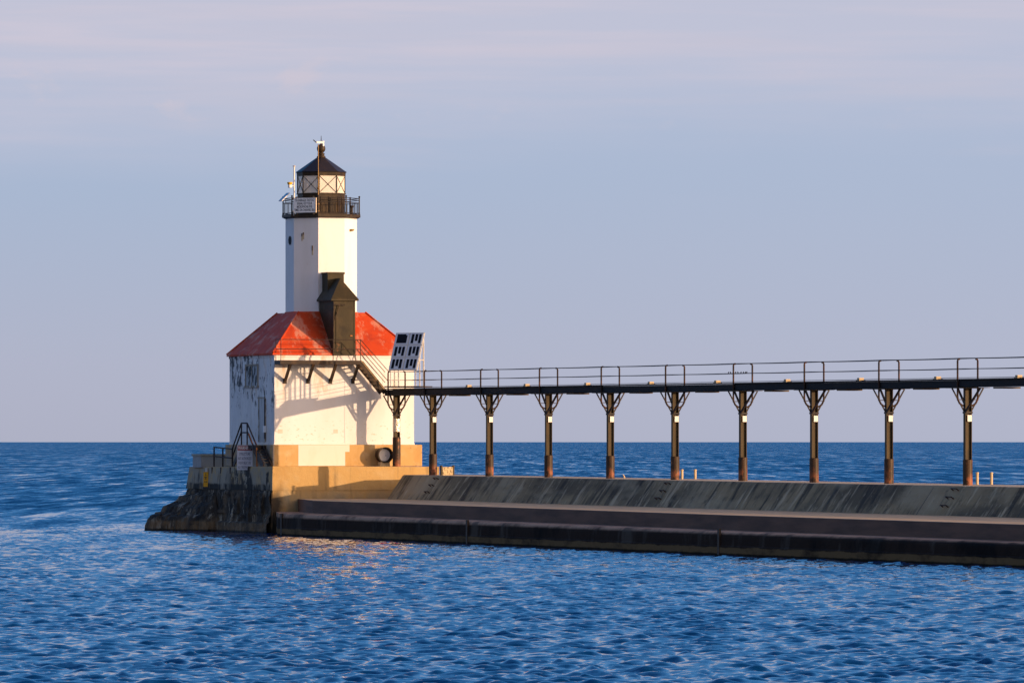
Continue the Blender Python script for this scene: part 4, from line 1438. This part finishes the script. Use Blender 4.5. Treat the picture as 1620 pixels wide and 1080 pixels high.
def support(t, zbase, name_label, sleeve_h, plate=True, foil=False):
    top = zdu + zdk_(t)
    H_ = top - zbase
    th_ = thing('catwalk_support', name_label, 'column', PM, (t, 0, zbase), 'steel columns carrying the catwalk')
    mb = MB()
    mb.lathe((t, 0), [(.245, zbase - .02), (.245, zbase + sleeve_h), (.20, zbase + sleeve_h + .02)], 20)
    part(mb, 'sleeve', M['sleeve'], th_, smooth=False)
    mb = MB()
    fl, fw = .165, .25
    for s_ in (-1, 1):
        mb.box((t - fw / 2, s_ * fl - .014, zbase + sleeve_h - .1), (t + fw / 2, s_ * fl + .014, top - .01))
    mb.box((t - .012, -fl + .015, zbase + sleeve_h - .1), (t + .012, fl - .015, top - .01))
    part(mb, 'post', M['post_brown'], th_)
    zk = top - 1.27
    mb = MB()
    for s_ in (-1, 1):
        mb.bar((t, s_ * .16, zk + .05), (t, s_ * .86, top - .02), .06, .06, up=(1, 0, 0))
    for s_ in (-1, 1):
        mb.bar((t, s_ * .18, top - .58), (t, s_ * .6, top - .58), .04, .04, up=(1, 0, 0))
    mb.box((t - .14, -.215, zk + .0), (t + .14, .215, zk + .10))
    part(mb, 'cross_bracing', M['black'], th_)
    mb = MB()
    for s_ in (-1, 1):
        mb.bar((t + s_ * .13, -.20 if s_ > 0 else .10, zk + .06), (t + s_ * 1.12, .14 if s_ > 0 else .0, top - .02), .07, .10)
    part(mb, 'long_bracing', M['black'], th_)
    zt = zbase + 6.29 - (H_ < 4.5) * .5
    zt = top + 1.44
    for s_ in (-1, 1):
        mb = MB()
        yr = s_ * .555
        mb.tube([(t, s_ * .16, top - .89), (t, s_ * .30, top - .87), (t, s_ * .45, top - .76), (t, yr - s_ * .02, top - .6), (t, yr, top - .42), (t, yr, zt - .10), (t, yr - s_ * .03, zt - .02), (t, yr - s_ * .12, zt)], .05, 8)
        part(mb, 'rail_post', M['rail_rust'], th_)
    if plate:
        zp_ = CAMH + 35.0 * (395.2) / F - .08 - (3.566 - zbase) * 0
        zp_ = zbase + 3.32
        mb = MB(); mb.box((t + .127, -.07, zp_ - .16), (t + .142, .16, zp_ + .16))
        part(mb, 'reflector_plate', M['plate_white'], th_)
    if foil:
        mb = MB()
        z0_, z1_ = Lz(682.5, c0l.x, -1.65), Lz(662, c0l.x, -1.65)
        rr = []
        for k_ in range(9):
            zz = z0_ + (z1_ - z0_) * k_ / 8
            rr.append([(t + (.215 + .03 * noise.noise(Vector((q * 1.3, zz * 5, 2)))) * math.cos(2 * math.pi * q / 18), (.235 + .03 * noise.noise(Vector((q * 1.3, zz * 5, 8)))) * math.sin(2 * math.pi * q / 18), zz) for q in range(18)])
        mb.rings(rr)
        part(mb, 'foil_wrap', M['foil'], th_)
    return th_


ORD = ['first', 'second', 'third', 'fourth', 'fifth', 'sixth', 'seventh', 'eighth', 'ninth']
p0 = PM.inverted() @ (LM @ c0l)
support(p0.x, 4.075, 'shorter catwalk column with a shiny foil wrap, standing on the pierhead before the lighthouse wall', 1.75, plate=False, foil=True)
EXTRA = {0: 'nearest the lighthouse, beside the small board between two stub posts',
         4: 'two thin posts at its foot, mid photo', 8: 'last on the right, two thin posts at its foot'}
proto = support(0, 3.566, 'brown catwalk column nearest the lighthouse with a white plate, beside the small board', 1.25)
for i in range(1, 10):
    t = BAY * i
    c = copy_tree(proto.e)
    c.matrix_world = PM @ Matrix.Translation((t, 0, 3.566 + zs(t))) @ Matrix.Rotation(R(random.uniform(-2.5, 2.5)), 4, 'Z')
    c['label'] = ('brown catwalk column with white plate, ' + EXTRA[i]) if i in EXTRA else \
        'brown catwalk column with white plate, %s on the pier from the lighthouse' % ORD[i] if i < 9 else 'brown catwalk column beyond the right edge'
    if i == 9:
        for ch in list(c.children): bpy.data.objects.remove(ch)
        bpy.data.objects.remove(c)

TE = BAY * 9.6
td0 = p0.x - .75
cw = thing('catwalk', 'long black steel catwalk deck with thin cable rails running from the lighthouse above the pier', 'catwalk', PM, (td0, 0, zdu))
mb = MB()
brk = [td0, p0.x + .6] + [BAY * i for i in range(0, 10)] + [TE]
rnd = random.Random(3)
for a, b in zip(brk, brk[1:]):
    j = rnd.uniform(-.02, .02)
    za_, zb_2 = zdu + zdk_(a) + j, zdu + zdk_(b) + j
    for s_ in (-1, 1):
        y0_, y1_ = sorted((s_ * .50, s_ * .44))
        mb.rings([[(tt, y0_, z_), (tt, y1_, z_), (tt, y1_, z_ + .33), (tt, y0_, z_ + .33)] for tt, z_ in ((a + .01, za_), (b - .01, zb_2))])
    for s_ in (-1, 1):     # flanges
        y0_, y1_ = sorted((s_ * .54, s_ * .36))
        mb.rings([[(tt, y0_, z_), (tt, y1_, z_), (tt, y1_, z_ + .03), (tt, y0_, z_ + .03)] for tt, z_ in ((a + .01, za_ - .032), (b - .01, zb_2 - .032))])
part(mb, 'girder', M['deck_black'], cw)
mb = MB()
for a, b in zip(brk, brk[1:]):
    za_, zb_2 = zdu + zdk_(a) + .32, zdu + zdk_(b) + .32
    mb.rings([[(tt, -.56, z_), (tt, .56, z_), (tt, .56, z_ + .05), (tt, -.56, z_ + .05)] for tt, z_ in ((a + .004, za_ + .022), (b - .004, zb_2 + .022))])
part(mb, 'walkway_boards', M['deck_black'], cw)
for i in range(0, 10):
    t = BAY * i
    z_ = zdu + zdk_(t)
    mb = MB(); mb.box((t - .55, -.62, z_ - .075), (t + .55, .62, z_ - .036)); mb.box((t - 1.5, -.5, z_ - .06), (t + 1.5, -.2, z_ - .037))
    mb.box((t - 1.5, .2, z_ - .06), (t + 1.5, .5, z_ - .037))
    part(mb, 'cap_plate', M['deck_under'], cw)
    t = BAY * (i + .48); z_ = zdu + zdk_(t)
    mb = MB(); mb.box((t - .55, -.48, z_ - .11), (t + .55, .48, z_ - .034)); part(mb, 'splice_plate', M['deck_under'], cw)
    t = BAY * (i + .56); z_ = zdu + zdk_(t) + .395
    mb = MB(); mb.box((t - .12, .14, z_), (t + .16, .40, z_ + .15)); mb.box((t - .5, .25, z_), (t + .6, .29, z_ + .03), 1); part(mb, 'junction_box', [M['box_beige'], M['black']], cw)
for (h, r_) in ((1.42, .018), (.90, .016), (.46, .009)):
    for s_ in (-1, 1):
        mb = MB()
        pts = []
        anchors = [p0.x] + [BAY * i for i in range(0, 10)] + [TE]
        for a, b in zip(anchors, anchors[1:]):
            for q in range(4):
                f = q / 4
                tt = a + (b - a) * f
                pts.append((tt, s_ * (.50 if h > 1.4 else .555), zdu + zdk_(tt) + h - .018 * 4 * f * (1 - f) * (1.0 if b - a > 5 else .2)))
        mb.tube(pts, r_, 5)
        part(mb, 'rail_cable', M['wire'], cw)

# ------------------------------------------------------------------ solar array on the catwalk
AZ = -32.0
nW = Vector((math.sin(R(AZ)), -math.cos(R(AZ)), 0))
uW = Vector((-nW.y, nW.x, 0))
uW = uW if uW.x > 0 else -uW
Ys = 397.6
bl = WL(614.5, 585.5, Ys)
tl = WL(626.6, 526.0, Ys)
width = (660 - 614.5) / F * Ys / abs(uW.x)
hgt = tl.z - bl.z
lean = (tl.x - bl.x) / (-nW.x)
upv = Vector((-nW.x * lean, -nW.y * lean, hgt)); hl = upv.length; upn = upv.normalized()
fn = uW.cross(upn).normalized()
if fn.y > 0: fn = -fn
sa_o = bl + uW * width / 2 - Vector((0, 0, bl.z - 8.83))
sa = thing('solar_array', 'tilted white framed array of six solar panels on legs above the catwalk by the lighthouse', 'solar panels', WM, tuple(sa_o))


def P2(a, b, o_=0.0): return bl + uW * (a * width) + upv * b + fn * o_


mb = MB(); mb.rings([[P2(a, b, o_) for a, b in ((0, 0), (1, 0), (1, 1), (0, 1))] for o_ in (-.05, 0)])
fr = part(mb, 'backing_frame', M['galv'], sa)
for r_ in range(3):
    for c_i in range(2):
        a0, a1 = c_i * .5 + .025, c_i * .5 + .475
        b0, b1 = r_ / 3 + .014, (r_ + 1) / 3 - .014
        mb = MB(); mb.rings([[P2(a, b, o_) for a, b in ((a0, b0), (a1, b0), (a1, b1), (a0, b1))] for o_ in (.002, .03)])
        pn = part(mb, 'solar_panel', M['panel_frame'], sa)
        mb = MB()
        da, db = a1 - a0, b1 - b0
        if r_ == 2 and c_i == 0:
            rects = [(.12, .12, .90, .80), (.12, .80, .80, .90)]
        else:
            rects = [(.13, .10, .33, .90), (.42, .30, .62, .90), (.70, .10, .90, .90)]
        for (x0, y0, x1, y1) in rects:
            mb.rings([[P2(a0 + da * a, b0 + db * b, o_) for a, b in ((x0, y0), (x1, y0), (x1, y1), (x0, y1))] for o_ in (.031, .036)])
        part(mb, 'cells', M['cell'], sa, parent=pn)
mb = MB()
ground_z = 8.83
for a in (.06, .94):
    p = P2(a, 0, -.06); mb.tube([p, (p.x, p.y, ground_z)], .03, 6)
p = P2(.34, 0, -.06); mb.tube([p, (p.x, p.y, ground_z)], .03, 6)
for a in (.06, .94):
    tp = P2(a, .97, -.07)
    gp = Vector((tp.x + .02, tp.y, ground_z))
    mb.tube([tp, gp], .045, 6)
    mid = P2(a, .28, -.06)
    mb.tube([mid, (gp.x, gp.y, mid.z)], .03, 6)
    m2 = P2(a, .5, -.06)
    mb.tube([m2, (m2.x, m2.y, ground_z)], .04, 6)
part(mb, 'leg_frame', M['galv'], sa)
mb = MB()
c1, c2 = P2(.0, 0, 0), P2(1, 0, 0)
tpx = P2(.5, 1, 0)
mb.rings([[Vector((*(bl + uW * (a * width) - Vector((nW.x, nW.y, 0)) * o_).to_2d(), z)) for a, o_ in ((-.1, -.15), (1.15, -.15), (1.15, 1.25), (-.1, 1.25))] for z in (8.845, 8.92)])
part(mb, 'base_platform', M['dark_iron'], sa)

# ------------------------------------------------------------------ small things on the pier top
def stub_posts(pxs, w, h, label, board=False):
    tA_, tB_ = (t_from_px(p, w) for p in pxs)
    zb = 3.56 + zs(tA_)
    th_ = thing('stub_posts' if not board else 'ladder_gate', label, 'posts', PM, (tA_, -w, zb), None if board else 'pairs of thin ladder posts on the pier')
    for t in (tA_, tB_):
        mb = MB(); mb.lathe((t, -w), [(.075, zb - .02), (.075, zb + h - .04), (.09, zb + h - .03), (.09, zb + h), (.05, zb + h + .02)], 10)
        part(mb, 'post', M['post_brown'] if board else M['box_beige'], th_)
    if board:
        mb = MB(); mb.box((tA_ + .10, -w - .05, zb + .02), (tB_ - .10, -w + .05, zb + h - .08))
        part(mb, 'board', nmat('weathered_board', (.42, .32, .18), .8, [dict(color=(.12, .09, .04), scale=(4, 4, 5), lo=.5, hi=.62, amt=.8, rng=[(Z, .2, .35)], rag=.1)]), th_)


tt_ = t_from_px(697, -.6)
# the board stands across the pier, so place its two posts across it
a_ = WL(698, 752, 393.5); b_ = WL(717, 752, 394.6)
zb = 3.55
lg = thing('ladder_gate', 'small weathered board held between two stub posts on the pier beside the first column', 'posts', WM, (a_.x, a_.y, zb))
for p in (a_, b_):
    mb = MB(); mb.lathe((p.x, p.y), [(.07, zb - .03), (.07, zb + .52), (.085, zb + .53), (.085, zb + .58), (.05, zb + .6)], 10); part(mb, 'post', M['post_brown'], lg)
mb = MB(); d_ = (b_ - a_).normalized(); d_.z = 0
mb.bar(a_ + d_ * .10 + Vector((0, 0, zb + .26 - a_.z)), b_ - d_ * .10 + Vector((0, 0, zb + .26 - b_.z)), .08, .50)
part(mb, 'board', nmat('weathered_board', (.42, .32, .18), .8, [dict(color=(.10, .08, .04), scale=(5, 5, 6), lo=.48, hi=.6, amt=.85)]), lg)

for (pa, pb, h_px, lab) in ((1079, 1100, 15, 'pair of thin pale posts on the pier right of the mid catwalk column'),
                            (1546, 1569, 19, 'pair of thin pale posts on the pier at the far right of the photo')):
    w = -1.6
    ta_ = t_from_px(pa, w)
    zb = 3.57 + zs(ta_)
    P0 = PM @ Vector((ta_, -w, 0))
    hgt_ = h_px * P0.y / F
    dxw = (pb - pa) * P0.y / F
    th_ = thing('stub_posts', lab, 'posts', WM, (P0.x, P0.y, zb), 'pairs of thin ladder posts on the pier')
    for dx_ in (0, dxw):
        mb = MB(); mb.lathe((P0.x + dx_, P0.y + dx_ * .3), [(.07, zb - .02), (.07, zb + hgt_ - .06), (.085, zb + hgt_ - .05), (.085, zb + hgt_), (.05, zb + hgt_ + .02)], 10)
        part(mb, 'post', M['box_beige'], th_)
tq = t_from_px(988, -1.4); P0 = PM @ Vector((tq, 1.4, 0)); zb = 3.56 + zs(tq)
mb = MB(); mb.tube([(P0.x, P0.y, zb - .02), (P0.x - .03, P0.y, zb + .12), (P0.x - .09, P0.y, zb + .22)], [.05, .045, .02], 6)
single(mb, 'cleat', 'tiny leaning stub of iron on the pier edge right of the fourth column', 'cleat', M['box_beige'], WM, (P0.x, P0.y, zb))

# birds on the middle cable
BPX = [(1152.6, 1), (1155.8, -1), (1163.8, 1), (1167.5, -1), (1172.2, 1), (1176.4, -1), (1179.4, 1), (1181.4, 1)]
for i, (px, dr_) in enumerate(BPX):
    t = t_from_px(px, .555)
    z = zdu + zdk_(t) + .90
    aa = (t / BAY) % 1
    z -= .018 * 4 * aa * (1 - aa)
    mb = MB()
    d = .026 * dr_
    mb.tube([(t - d * 2.6, -.555, z + .018), (t - d * 1.2, -.555, z + .030), (t, -.555, z + .042), (t + d * .8, -.555, z + .060), (t + d * 1.3, -.555, z + .080), (t + d * 1.7, -.555, z + .083), (t + d * 2.4, -.555, z + .080)],
            [.006, .018, .028, .026, .020, .016, .004], 8)
    mb.tube([(t, -.57, z + .03), (t, -.57, z)], .006, 4); mb.tube([(t + .01, -.54, z + .03), (t + .01, -.54, z)], .006, 4)
    single(mb, 'swallow', 'tiny dark bird perched on the middle catwalk cable beside the sixth column', 'bird', M['bird'], PM, (t, -.555, z), 'small birds perched on the cable', smooth=True)
